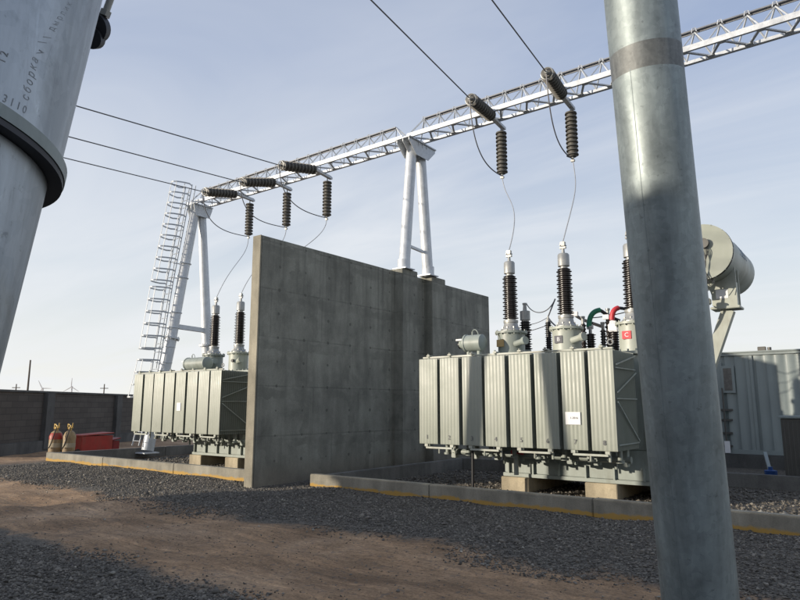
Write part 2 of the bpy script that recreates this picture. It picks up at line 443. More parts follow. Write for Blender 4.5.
# ------------------------------------------------------------------ loose stones
rng = np.random.default_rng(3)
ICO = None
def stones(name, px, py, pz, size, mat, label, cat):
    bm = bmesh.new(); bmesh.ops.create_icosphere(bm, subdivisions=1, radius=1)
    bv = np.array([v.co[:] for v in bm.verts]); bf = np.array([[v.index for v in f.verts] for f in bm.faces]); bm.free()
    # keep a coarse stone: use the octahedron for small ones
    bv = np.array([(1,0,0),(-1,0,0),(0,1,0),(0,-1,0),(0,0,1),(0,0,-1)], float)
    bf = np.array([(0,2,4),(2,1,4),(1,3,4),(3,0,4),(2,0,5),(1,2,5),(3,1,5),(0,3,5)])
    n = len(px)
    v = bv[None]*(.6+.8*rng.random((n, 6, 1)))+rng.normal(0, .28, (n, 6, 3))
    v[:, :, 2] *= .65
    a = rng.random(n)*6.283; c, s = np.cos(a), np.sin(a)
    vx = v[:, :, 0]*c[:, None]-v[:, :, 1]*s[:, None]; vy = v[:, :, 0]*s[:, None]+v[:, :, 1]*c[:, None]
    v = np.stack([vx, vy, v[:, :, 2]], -1)*size[:, None, None]
    v += np.stack([px, py, pz], -1)[:, None, :]
    f = (bf[None]+(np.arange(n)*6)[:, None, None]).reshape(-1, 3)
    me = bpy.data.meshes.new(name); v = v.reshape(-1, 3)
    me.vertices.add(len(v)); me.vertices.foreach_set('co', v.ravel().astype('f4'))
    me.loops.add(f.size); me.loops.foreach_set('vertex_index', f.ravel().astype('i4'))
    me.polygons.add(len(f)); me.polygons.foreach_set('loop_start', (np.arange(len(f))*3).astype('i4')); me.polygons.foreach_set('loop_total', np.full(len(f), 3, 'i4'))
    me.materials.append(mat); me.update()
    o = bpy.data.objects.new(name, me); COL.objects.link(o); tag(o, label, cat, kind='stuff'); return o
def field(x0, x1, y0, y1, n, accept=None):
    x = rng.uniform(x0, x1, n); y = rng.uniform(y0, y1, n)
    if accept is not None: k = accept(x, y); x, y = x[k], y[k]
    return x, y
def edge(x): return .32*np.sin(x*.9+1)+.22*np.sin(x*2.3)+.12*np.sin(x*5.1)
X1, Y1 = field(-19.5, 3.2, 6.1, 9.66, 88000, lambda x, y: (y > 6.6+edge(x)+rng.normal(0, .16, len(x))) & ((x > -10.15) | (y < 9.4)))
X2, Y2 = field(-10.5, 1.5, 1.3, 4.6, 60000, lambda x, y: (y < 3.85+.7*edge(x)+rng.normal(0, .14, len(x))))
X3, Y3 = field(-14, 3, 3.7, 7.2, 4500)
X4, Y4 = field(-10.1, -9.6, 9.3, 15, 2500)
PX = np.concatenate([X1, X2, X3, X4]); PY = np.concatenate([Y1, Y2, Y3, Y4])
dist = np.hypot(PX, PY)
SZ = np.clip(rng.lognormal(math.log(.0092), .40, len(PX)), .005, .028)*np.where(np.hypot(PX, PY) < 6, .85, 1.15)
SZ *= np.where(rng.random(len(PX)) < .015, 1.9, 1.)
SZ[len(X1)+len(X2):len(X1)+len(X2)+len(X3)] *= .55
stones('gravel', PX, PY, hgt(PX, PY)+SZ*.25, SZ, M['stones'], 'crushed grey gravel spread on both sides of the brown dirt track', 'gravel')
X8, Y8 = field(-14, 2, 3.2, 9.6, 170)
S8 = np.clip(rng.lognormal(math.log(.011), .5, 170), .005, .03)
stones('scattered_pale_stones', X8, Y8, hgt(X8, Y8)+S8*.5+.008, S8, M['palestones'], 'few pale pebbles scattered over the track and gravel', 'pebbles')
X5, Y5 = field(-9.4, 4, 9.85, 15.2, 15000)
S5 = np.clip(rng.lognormal(math.log(.02), .4, len(X5)), .01, .05)
stones('pit_gravel', X5, Y5, -.10+S5*.3, S5, M['stones'], 'coarse grey stone filling the right transformer pit', 'gravel')
X6, Y6 = field(-2.6, 3.5, 9.86, 11.3, 3800)
S6 = np.clip(rng.lognormal(math.log(.034), .35, len(X6)), .02, .07)
stones('pale_pit_stone', X6, Y6, -.04+S6*.6+(.10*(11.3-Y6)/1.4), S6, M['palestones'], 'pale sunlit stones heaped behind the right pit kerb', 'stones')
X7, Y7 = field(-20, -11, 9.85, 16.5, 9000)
S7 = np.clip(rng.lognormal(math.log(.022), .4, len(X7)), .01, .05)
stones('left_pit_gravel', X7, Y7, -.14+S7*.3, S7, M['stones'], 'grey stone filling the left transformer pit', 'gravel')

# ------------------------------------------------------------------ fire wall
WX = -10.32
fw = thing('fire_wall', (WX-.12, 13.7, 0), 'tall grey shuttered concrete fire wall standing between the two transformers', 'wall')
mb = MB(); mb.bbox((WX-.25, 8.80, -.3), (WX, 18.6, 5.2), .012); mb.build('wall_panel', M['wall'], fw)
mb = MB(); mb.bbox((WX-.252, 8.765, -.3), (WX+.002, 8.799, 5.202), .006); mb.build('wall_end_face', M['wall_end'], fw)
for y0, y1 in ((13.45, 14.15), (14.85, 15.55)):
    mb = MB(); mb.bbox((WX-.45, y0, -.3), (WX+.26, y1, 5.26), .012); mb.build('pilaster', M['wall'], fw)

# ------------------------------------------------------------------ pit kerbs
def kerb(parts, label):
    x0 = min(p[0] for p in parts); r = thing('pit_kerb', (x0, parts[0][1], 0), label, 'kerb')
    for (a, b, c, d, h) in parts:
        mb = MB()
        L = max(c-a, d-b); n = max(1, int(L/2.9)); 
        for i in range(n):
            if c-a > d-b: mb.bbox((a+(c-a)*i/n+.003, b, -.25), (a+(c-a)*(i+1)/n-.003, d, h+random.uniform(-.006, .006)), .014)
            else: mb.bbox((a, b+(d-b)*i/n+.003, -.25), (c, b+(d-b)*(i+1)/n-.003, h+random.uniform(-.006, .006)), .014)
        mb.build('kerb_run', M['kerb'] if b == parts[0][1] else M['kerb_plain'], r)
kerb([(-9.62, 9.68, 5.2, 9.84, .23), (-9.62, 9.86, -9.46, 15.4, .19), (-9.62, 15.42, 5.2, 15.58, .2)], 'low concrete kerb around the right transformer pit, stained orange at its foot')
kerb([(-20.6, 9.45, -10.72, 9.62, .22), (-20.6, 9.64, -20.43, 17.2, .20), (-20.6, 17.22, -10.72, 17.4, .20)], 'low sunlit concrete kerb around the left transformer pit, beside the red boxes')

# ------------------------------------------------------------------ transformers
def insulator_profile(L, core, shed, n, taper=0.):
    p = [(0, core)]
    for i in range(n):
        t0 = L*(i+.15)/n; step = L/n; k = 1-taper*i/n
        s_ = shed*(1 if i % 2 == 0 else .86)*k
        p += [(t0, core*k), (t0+step*.30, s_), (t0+step*.42, s_), (t0+step*.62, core*k)]
    p.append((L, core*(1-taper))); return p
def transformer(side):
    if side == 'R':
        tx0, tx1 = -6.42, -2.9
        rx0, rx1 = -7.51, -3.57; TY = 12.0
        root = thing('transformer', (-5.3, 13, .2), 'grey green power transformer right of the concrete wall with eight numbered radiators', 'transformer', 'transformers in kerbed pits')
        bush = [(-6.66, 13), (-5.35, 13), (-3.93, 13)]; tank = (-7.1, -3.3)
        cyl_end = (at(461, 344, Y=12.3), at(485, 343, Y=12.3))
    else:
        tx0, tx1 = -16.9, -13.4
        rx0, rx1 = -17.93, -13.82; TY = 12.0
        root = thing('transformer', (-16, 13, .1), 'grey green power transformer left of the concrete wall behind the cream kerb', 'transformer', 'transformers in kerbed pits')
        bush = [(-17.41, 13), (-16.15, 13), (-14.9, 13)]; tank = (-17.6, -13.6)
        cyl_end = (at(186, 364.5, Y=12.3), at(209, 361.5, Y=12.3))
    zb = .20 if side == 'R' else .17
    # lower tank plate and main tank
    mb = MB(); mb.bbox((tx0, TY, zb), (tx1, TY+2.4, zb+.07), .008); mb.bbox((tx0+.03, TY+.03, zb+.075), (tx1-.03, TY+2.37, .80), .01)
    for i in range(7):
        x = tx0+.12+i*(tx1-tx0-.3)/6; mb.box((x, TY-.03, zb+.072), (x+.03, TY+.028, .5))
    lt = mb.build('tank_base', M['paint2'], root)
    mb = MB(); mb.bbox((tank[0], TY+.06, .80), (tank[1], TY+2.3, 2.55), .02)
    for i in range(6):
        x = tank[0]+.2+i*(tank[1]-tank[0]-.4)/5; mb.box((x, TY-.02, .84), (x+.05, TY+.058, 2.5))
    tk = mb.build('tank', M['paint2'], root)
    mb = MB(); mb.bbox((tank[0]-.06, TY-.01, 2.552), (tank[1]+.06, TY+2.38, 2.61), .006)
    for i in range(26):
        x = tank[0]+.02+i*(tank[1]-tank[0]-.04)/25; mb.cyl((x, TY+.03, 2.60), (x, TY+.03, 2.65), .018, n=6)
    mb.build('tank_cover', M['paint2'], root)
    # radiators
    n = 8; pitch = (rx1-rx0+.078)/n; w = pitch-.078
    zt, z0 = 2.53, .87
    for i in range(n):
        x0 = rx0+i*pitch; y0 = 10.60+random.uniform(-.015, .015); ang = random.uniform(-.012, .012)
        if i == 2: ang = .022
        mb = MB(); npl = 26
        for k in range(npl):
            y = y0+k*.042
            nf = 6; prof = []
            for j in range(nf*4+1):
                t = j/(nf*4); ph = (j % 4)
                dep = (.0, .006, .006, .0)[ph] if 0 < j < nf*4 else 0
                prof.append((x0+w*t, y-dep if k == 0 else y-dep*.5))
            if k in (0, npl-1):
                m_ = len(prof); vs = []
                for z in (z0+.0, z0+.03, zt-.03, zt):
                    for (x, yy) in prof:
                        yy2 = yy if z in (z0+.03, zt-.03) else y+.004
                        vs.append((x, yy2, z))
                fs = [(r_*m_+j, r_*m_+j+1, (r_+1)*m_+j+1, (r_+1)*m_+j) for r_ in range(3) for j in range(m_-1)]
                mb.add(vs, fs)
                mb.box((x0, y+.005, z0), (x0+w, y+.012, zt))
            else:
                mb.box((x0+.004, y-.004, z0), (x0+w-.004, y+.004, zt))
        c = Vector((x0+w/2, y0+.5, 0)); Rm = Matrix.Rotation(ang, 4, 'Z')
        mb.v = [c+(Rm @ (v-c)) for v in mb.v]
        xc = x0+w/2
        rad = mb.build('radiator', M['paint'], root, fixn=False)
        if side == 'R' and i == 6: rad['label'] = 'radiator with a white paper notice taped on it'
        if side == 'L' and i == 4: rad['label'] = 'radiator with a blank white label on it'
        for z, e in ((z0+.09, -1), (zt-.09, 1)):
            hp = MB(); hp.cyl((xc, y0+.03, z), (xc, TY+.07, z), .05, n=12)
            hp.cyl((xc, y0+.05, z), (xc, y0+.05, z+e*.135), .021, n=8); hp.build('header_pipe', M['paint'], rad)
        if side == 'R': text_front(str(i+1), .115, (xc+(.0 if i else -.02), y0-.0175, z0+.13), M['ink'], rad, 'painted_number')
        if (side, i) == ('R', 6):
            mb = MB(); mb.box((xc-.155, y0-.020, z0+.42), (xc+.11, y0-.0185, z0+.63)); nb = mb.build('paper_notice', M['white'], rad)
            text_front('1-2016', .05, (xc-.0, y0-.0225, z0+.53), M['ink'], rad, 'notice_print')
        if (side, i) == ('L', 4):
            mb = MB(); mb.box((xc-.10, y0-.020, z0+.60), (xc+.08, y0-.0185, z0+.82)); mb.build('paper_notice', M['white'], rad)
    # rail along the radiator tops with lifting lugs
    mb = MB(); mb.bbox((rx0+.06, 10.64, zt+.012), (rx1-.02, 10.70, zt+.045), .006)
    for i in range(n):
        xc = rx0+i*pitch+w/2
        mb.bbox((xc-.04, 10.60, zt+.047), (xc+.04, 10.74, zt+.075), .006); mb.cyl((xc, 10.62, zt+.076), (xc, 10.62, zt+.10), .02, n=8)
    mb.build('top_rail', M['paint3'], root)
    # eye on the end
    mb = MB(); P_ = Vector((rx1-.06, 10.67, zt+.13)); ring = [P_+Vector((.045*math.cos(a), 0, .045*math.sin(a))) for a in np.linspace(0, 6.283, 13)]
    mb.tube(ring, .013, 6); mb.build('lifting_eye', M['alu'], root)
    # tie bars under pairs of radiators
    for i in range(0, n, 2):
        xa = rx0+i*pitch+w*.35; xb = rx0+(i+1)*pitch+w*.6
        mb = MB(); z = z0-.055
        mb.bbox((xa, 10.60, z-.035), (xb, 10.65, z), .005)
        mb.bbox((xa-.03, 10.602, z+.002), (xa+.05, 10.648, z0-.002), .005); mb.bbox((xb-.05, 10.602, z+.002), (xb+.03, 10.648, z0-.002), .005)
        mb.cyl(((xa+xb)/2, 10.625, z-.12), ((xa+xb)/2, 10.625, z-.036), .018, n=8)
        mb.cyl(((xa+xb)/2+.28, 10.75, z-.13), ((xa+xb)/2+.28, 10.75, z+.05), .022, n=8)
        mb.build('tie_bar', M['paint3'], root)
    # bracing on the right end face
    mb = MB(); xe = rx1+.012
    ya, yb = 10.63, 11.68
    for z in (z0+.10, z0+.85, zt-.3): mb.bar((xe, ya, z), (xe, yb, z), .012, .02)
    mb.bar((xe+.013, ya, z0+.95), (xe+.013, yb, zt-.35), .010, .025); mb.bar((xe+.013, yb, z0+.12), (xe+.013, ya, z0+.8), .010, .025)
    mb.bar((xe+.013, ya, zt-.25), (xe+.013, yb, zt-.05), .010, .025)
    mb.build('end_brace', M['paint2'], root)
    # pipes and valves beneath
    mb = MB()
    for i in range(n):
        xc = rx0+i*pitch+w/2
        mb.cyl((xc, 11.3, z0-.22), (xc, 11.3, z0+.03), .045, n=10); mb.cyl((xc, 11.3, z0-.24), (xc, 11.3, z0-.2), .075, n=10)
        mb.bbox((xc-.05, 11.5, z0-.32), (xc+.06, 11.62, z0-.02), .01)
    mb.cyl((rx0+.2, 11.55, z0-.2), (rx1-.1, 11.55, z0-.2), .06, n=12)
    for i in range(5): mb.cyl((rx0+.5+i*.75, 11.75, z0-.3-random.random()*.15), (rx0+.5+i*.75, 11.75, z0), .03, n=8)
    mb.build('oil_pipework', M['paint2'], root)
    # red valve handle
    if side == 'R':
        a = at(513, 452, Y=11.4); mb = MB(); mb.bar(a, a+Vector((.22, 0, -.03)), .03, .03)
        ring = [a+Vector((.035*math.cos(t), 0, .035*math.sin(t))) for t in np.linspace(0, 6.283, 13)]; mb.tube(ring, .012, 6)
        mb.build('valve_handle', M['redsleeve'], root)
        mb = MB(); mb.cyl((a.x+.05, 11.42, .3), (a.x+.05, 11.42, a.z-.03), .045, n=10); mb.build('drain_valve', M['paint2'], root)
    # small cylindrical conservator on the cover
    a, b_ = cyl_end; a = a.copy(); b_ = b_.copy(); b_.z = a.z; r_ = .185 if side == 'R' else .2
    mb = MB(); L = (b_-a).length
    mb.lathe(a, b_, [(0, r_*.55), (.05, r_*.6), (.09, r_*.8), (.13, r_*1.08), (.17, r_*1.08), (.18, r_), (L-.06, r_), (L, r_*.6)], 24)
    mb.cyl((a.x+.3, a.y, a.z+r_-.01), (a.x+.3, a.y, a.z+r_+.07), .018, n=8)
    mb.tube(bez((a.x+.3, a.y, a.z+r_+.06), (a.x+.32, a.y, a.z+r_+.14), (a.x+.42, a.y, a.z+r_+.14), (a.x+.45, a.y, a.z+r_)), .010, 6)
    mb.cyl((a.x+.2, a.y, 2.62), (a.x+.2, a.y, a.z-r_+.03), .05, n=10); mb.cyl((b_.x-.15, a.y, 2.62), (b_.x-.15, a.y, a.z-r_+.03), .05, n=10)
    oc = mb.build('tap_changer_drum', M['paint2'], root)
    mb = MB(); mb.bbox((a.x-.06, a.y-.13, a.z+.06), (a.x+.1, a.y-.05, a.z+.10), .004); mb.build('white_bracket', M['white'], oc)
    mb = MB(); mb.cyl((a.x-.03, a.y, a.z-.02), (a.x+.01, a.y, a.z-.02), .09, n=14); mb.build('end_cap', M['blackporc'], oc)
    # high voltage bushings
    mats = [M['yellow'], M['green'], M['redsleeve']]
    for i, (bx, by) in enumerate(bush):
        zt0 = 3.20; base = Vector((bx, by, 2.6))
        mb = MB(); rr = .30
        mb.lathe((bx, by, 2.60), (bx, by, 4), [(0, rr+.05), (.04, rr+.05), (.045, rr), (.60, rr), (.605, rr+.06), (.65, rr+.06)], 28)
        for k in range(14):
            t = k*2*math.pi/14; mb.cyl((bx+(rr+.035)*math.cos(t), by+(rr+.035)*math.sin(t), 3.18), (bx+(rr+.035)*math.cos(t), by+(rr+.035)*math.sin(t), 3.285), .016, n=6)
        mb.cyl((bx+.2, by-.2, 2.95), (bx+.45, by-.28, 3.0), .07, n=12); mb.cyl((bx+.43, by-.27, 3.0), (bx+.5, by-.3, 3.01), .09, n=12)
        bo = mb.build('bushing', M['paint3'] if i else M['paint2'], root)
        mb = MB(); mb.lathe((bx, by, 3.252), (bx, by, 4), [(0, .24), (.03, .24), (.10, .17), (.20, .15), (.205, .165), (.26, .165), (.265, .10), (.29, .10)], 24)
        for k in range(8):
            t = k*2*math.pi/8; mb.box((bx+.19*math.cos(t)-.012, by+.19*math.sin(t)-.012, 3.26), (bx+.19*math.cos(t)+.012, by+.19*math.sin(t)+.012, 3.36))
        mb.build('neck_flange', M['alu'], bo)
        mb = MB(); mb.lathe((bx, by, 3.54), (bx, by, 5), insulator_profile(1.0, .12, .178, 22, .08), 24); mb.build('insulator', M['porcelain'], bo)
        mb = MB(); mb.lathe((bx, by, 4.542), (bx, by, 5.2), [(0, .08), (.05, .08), (.052, .125), (.30, .125), (.33, .105), (.335, .04), (.44, .03)], 20)
        mb.bbox((bx-.07, by-.03, 4.985), (bx+.07, by+.03, 5.03), .006); mb.bbox((bx-.055, by-.04, 5.04), (bx+.055, by+.04, 5.14), .008)
        for dx in (-.05, .05): mb.cyl((bx+dx, by-.06, 5.06), (bx+dx, by+.06, 5.06), .012, n=6)
        mb.build('terminal_cap', M['alu'], bo)
        if side == 'R':
            px_ = bx-.12 if i == 0 else bx-.06
            mb = MB(); mb.bbox((px_-.09, by-rr-.012, 2.90), (px_+.09, by-rr+.03, 3.06), .004); pl = mb.build('phase_plate', M['yellow'] if i == 0 else (M['ink'] if i == 1 else M['redsleeve']), bo)
            if i: text_front('B' if i == 1 else 'C', .12, (px_+.0, by-rr-.015, 2.98), M['white'], bo, 'phase_letter')
        else:
            mb = MB(); mb.cyl((bx+.12, by-rr-.0, 2.98), (bx+.12, by-rr-.05, 2.98), .05, n=12); mb.build('gauge', M['blackporc'], bo)
    # neutral bushing, arrester and low voltage side
    if side == 'R':
        p = at(526, 345, Y=14.0); bx, by = p.x, p.y
    else: bx, by = -16.6, 14.0
    mb = MB(); mb.lathe((bx, by, 2.6), (bx, by, 4), [(0, .2), (.22, .2), (.24, .13), (.32, .12)], 18); nb = mb.build('neutral_bushing', M['paint2'], root)
    mb = MB(); mb.lathe((bx, by, 2.92), (bx, by, 5), insulator_profile(.68, .10, .155, 12, .05), 20); mb.build('insulator', M['blackporc'], nb)
    mb = MB(); mb.lathe((bx, by, 3.602), (bx, by, 5), [(0, .09), (.03, .09), (.032, .12), (.25, .12), (.27, .05), (.40, .04), (.41, .055), (.45, .055)], 16); mb.build('terminal_cap', M['alu'], nb)
    if side == 'R':
        p = at(549, 345, Y=14.0); ax, ay = p.x, p.y
        mb = MB(); mb.lathe((ax, ay, 2.6), (ax, ay, 5), [(0, .06), (.28, .05)], 12); ar = mb.build('surge_arrester', M['alu'], root)
        mb = MB(); mb.lathe((ax, ay, 2.88), (ax, ay, 5), insulator_profile(.66, .055, .085, 14), 16); mb.build('insulator', M['blackporc'], ar)
        mb = MB(); mb.lathe((ax, ay, 3.542), (ax, ay, 5), [(0, .05), (.06, .05), (.08, .02), (.14, .02)], 12); mb.build('terminal_cap', M['alu'], ar)
        # wires at the neutral
        tip = Vector((ax+.20, ay, 4.08))
        mb = MB(); mb.tube(bez((bx+.05, by, 4.03), (bx+.2, by, 3.72), (ax-.0, ay, 3.68), tip), .012, 6)
        mb.tube([tip, (ax, ay, 3.66)], .016, 6); mb.tube(bez((ax, ay, 3.66), (ax+.1, ay, 3.5), (ax+.18, ay, 3.42), (ax+.35, ay, 3.36)), .018, 6)
        mb.tube(sag((bx-.1, by-.3, 3.28), (ax, ay, 3.48), .02, 10), .01, 6); mb.tube(sag((bx+.1, by, 3.52), (ax, ay, 3.66), .03, 10), .008, 6)
        mb.build('neutral_lead', M['wire'], root)
        # low voltage bushings: (pixel column, top row, depth, radius)
        for (u, v, Y, r_) in ((583, 324, 13.8, .075), (590.5, 334, 13.5, .115), (603, 330, 13.8, .07), (608, 316, 14.2, .085), (614, 331, 13.5, .13)):
            p = at(u, v, Y=Y); L = max(.25, p.z-2.62-.08)
            mb = MB(); mb.lathe((p.x, p.y, 2.6), (p.x, p.y, 4), [(0, r_*1.2), (.05, r_*1.2), (.07, r_*.8), (.10, r_*.8)], 16); lb = mb.build('low_voltage_bushing', M['alu'], root)
            mb = MB(); mb.lathe((p.x, p.y, 2.702), (p.x, p.y, 5), insulator_profile(p.z-2.70, r_*.62, r_, 9), 18); mb.build('insulator', M['porcelain'], lb)
            mb = MB(); mb.lathe((p.x, p.y, p.z+.002), (p.x, p.y, 5), [(0, .035), (.12, .035), (.13, .05), (.17, .05)], 12); mb.build('terminal', M['alu'], lb)
        def P(u, v, Y): return at(u, v, Y=Y)
        mb = MB(); pts = bez(P(589, 327, 13.5), P(589, 314, 13.5), P(594, 311, 13.5), P(600, 310, 13.6)); mb.tube(pts, .055, 10); mb.build('green_busbar_sleeve', M['green'], root)
        mb = MB(); pts = bez(P(612, 320, 13.5), P(612, 312, 13.5), P(614, 309, 13.5), P(618, 308, 13.6)); mb.tube(pts, .055, 10); mb.build('red_busbar_sleeve', M['redsleeve'], root)
        mb = MB()
        mb.tube(bez(P(572, 312, 14), P(579, 320, 14), P(590, 322, 14), P(603, 327, 14)), .035, 8)
        mb.tube(bez(P(600, 310.5, 13.6), P(603, 311, 13.6), P(606, 316, 13.7), P(620, 321, 13.8)), .038, 8)
        mb.tube(bez(P(618, 308, 13.6), P(622, 308, 13.7), P(627, 309, 13.8), P(634, 312, 13.9)), .035, 8)
        mb.tube(sag(P(590, 318, 13.7), P(626, 312, 13.9), .02, 8), .012, 6)
        mb.build('low_voltage_lead', M['black'], root); mb = MB()
        mb.tube([P(589.5, 346, 13.4), P(589.5, 330, 13.4)], .012, 6); mb.build('earth_rod', M['black'], root); mb = MB(); mb.tube([P(603.5, 346, 13.4), P(602.5, 325, 13.4)], .012, 6)
        mb.build('earth_rod', M['black'], root)
        for (u, v) in ((590, 327), (613, 323), (575, 314), (606, 317)):
            p = P(u, v, 13.55); mb = MB(); mb.bbox(p-Vector((.07, .03, .05)), p+Vector((.07, .03, .05)), .01); mb.build('busbar_clamp', M['white'], root)
        mb = MB(); mb.bbox(P(613, 327, 13.4)-Vector((.10, .04, .10)), P(613, 327, 13.4)+Vector((.11, .04, .08)), .02); mb.build('terminal_cover', M['white'], root)
    # conservator drum with its brackets
    dx = 0 if side == 'R' else -11.3
    cx, cz, cr = -2.38+dx, 4.28, .48
    mb = MB(); mb.lathe((cx, 12.0, cz), (cx, 15, cz), [(0, .36), (.012, cr-.02), (.02, cr), (2.38, cr), (2.43, cr-.08), (2.45, .1)], 40)
    for k in range(16):
        t = k*2*math.pi/16; mb.cyl((cx+(cr+.012)*math.cos(t), 11.98, cz+(cr+.012)*math.sin(t)), (cx+(cr+.012)*math.cos(t), 12.06, cz+(cr+.012)*math.sin(t)), .014, n=6)
    co = mb.build('conservator', M['paint2'], root)
    mb = MB(); mb.lathe((cx, 11.985, cz), (cx, 13, cz), [(0, cr-.03), (.0, cr+.02), (.03, cr+.02)], 40); mb.build('end_plate', M['paint'], co)
    mb = MB(); mb.lathe((cx, 12.04, cz), (cx, 13, cz), [(0, cr+.025), (.025, cr+.025)], 40); mb.build('rim_seam', M['blackporc'], co)
    mb = MB(); mb.cyl((cx+.05, 11.90, cz+.14), (cx+.05, 11.984, cz+.14), .09, n=18); mb.build('oil_gauge', M['cabinet'], co)
    mb = MB()
    for k in range(4):
        mb.tube(bez((cx+.04+.02*k, 11.93, cz+.06), (cx+.05+.05*k, 11.9, cz-.1), (cx+.16-.1*k, 11.9, cz-.25), (cx-.10+.10*k, 11.95, cz-.62)), .007, 5)
    mb.build('gauge_cables', M['black'], co)
    if side == 'R':
        # pale blue lettering on the drum side
        vs, fs = text_mesh('ТМН', .34, .004); mb = MB()
        vv = []
        for v in vs:
            th = .30+v.y/cr
            rad_ = cr+.004+v.z
            vv.append((cx+rad_*math.cos(th), 13.15+v.x, cz+rad_*math.sin(th)))
        mb.add(vv, fs); mb.build('faded_lettering', M['faded'] if 'faded' in M else simple('faded blue paint', (.20, .26, .33), .6), co)
    # bracket: two cradle plates, base flat and raked leg, for near and far cradle
    for yy in (12.5,):
        mb = MB()
        mb.poly([(cx+.30, yy, cz-.30), (cx+.42, yy, cz-.22), (cx+.42, yy, cz-.92), (cx+.06, yy, cz-.92), (cx-.05, yy, cz-.46)], (0, .03, 0))
        mb.poly([(cx+.30, yy+.30, cz-.30), (cx+.42, yy+.30, cz-.22), (cx+.42, yy+.30, cz-.92), (cx+.06, yy+.30, cz-.92), (cx-.05, yy+.30, cz-.46)], (0, .03, 0))
        mb.bbox((cx+.0, yy+.04, cz-.90), (cx+.40, yy+.29, cz-.47), .01)
        mb.bbox((cx-.02, yy-.05, cz-.97), (cx+.46, yy+.37, cz-.925), .008)
        mb.bar((cx+.24, yy+.17, cz-.975), (cx-.20, yy+.17, cz-2.1), .20, .20)
        cr_ = mb.build('conservator_bracket', M['paint3'], root)
        if yy < 13 and side == 'R':
            mb = MB(); mb.box((cx+.08, yy-.006, cz-.78), (cx+.28, yy-.002, cz-.62)); mb.build('white_label', M['white'], cr_)
    mb = MB(); a = Vector((cx, 12.25, cz-.5))
    mb.tube(bez((cx-.1, 12.3, cz-.45), (cx-.15, 12.3, cz-.8), (cx-.5, 12.6, cz-.8), (cx-.9, 12.9, cz-1.2)), .045, 10)
    mb.tube(bez((cx+.1, 12.25, cz-.46), (cx+.1, 12.25, cz-.62), (cx-.1, 12.2, cz-.62), (cx-.35, 12.2, cz-.66)), .03, 8)
    mb.tube(bez((cx-.05, 12.2, cz-.5), (cx+.05, 12.1, cz-.9), (cx-.3, 12.2, cz-1.1), (cx-.4, 12.3, cz-1.7)), .015, 6)
    mb.tube(bez((cx+.0, 12.2, cz-.6), (cx-.15, 12.1, cz-.9), (cx-.1, 12.2, cz-1.2), (cx-.45, 12.3, cz-1.5)), .015, 6)
    for (dx_, dz) in ((-.15, -.68), (-.02, -.86), (-.2, -1.0), (-.05, -.62)): mb.bbox((cx+dx_-.06, 12.15, cz+dz-.05), (cx+dx_+.06, 12.3, cz+dz+.06), .015)
    mb.bar((cx-.25, 12.5, cz-.8), (cx-.62, 12.5, cz-1.9), .10, .10)
    mb.build('relay_pipework', M['paint3'], root)
    return root, bush
M['faded'] = simple('faded blue paint', (.21, .27, .33), .6, 0, .2, 9)
TR, BR = transformer('R')
TL, BL = transformer('L')
# concrete pads beneath
for (x0, x1, zt, lab) in ((-6.43, -5.83, .195, 'cream concrete block under the left corner of the right transformer'), (-4.68, -4.08, .195, 'cream concrete block under the middle of the right transformer'), (-3.3, -2.9, .195, 'cream concrete block under the right transformer behind the steel pole'),
                        (-16.92, -16.35, .165, 'cream concrete block at the left end of the left transformer base'), (-15.24, -14.67, .165, 'cream concrete block beside the wall under the left transformer')):
    mb = MB(); mb.bbox((x0, 11.93, -.2), (x1, 14.3, zt), .01); tag(mb.build('concrete_block', M['pad']), lab, 'block', 'blocks carrying the transformers')
mb = MB(); mb.cyl(at(473, 500, Y=11).xy.to_3d()+Vector((0, 0, -.15)), Vector((-6.53, 11, .86)), .028, n=10)
tag(mb.build('thin_steel_post', M['black']), 'thin dark upright post in the right pit left of the transformer base', 'post')

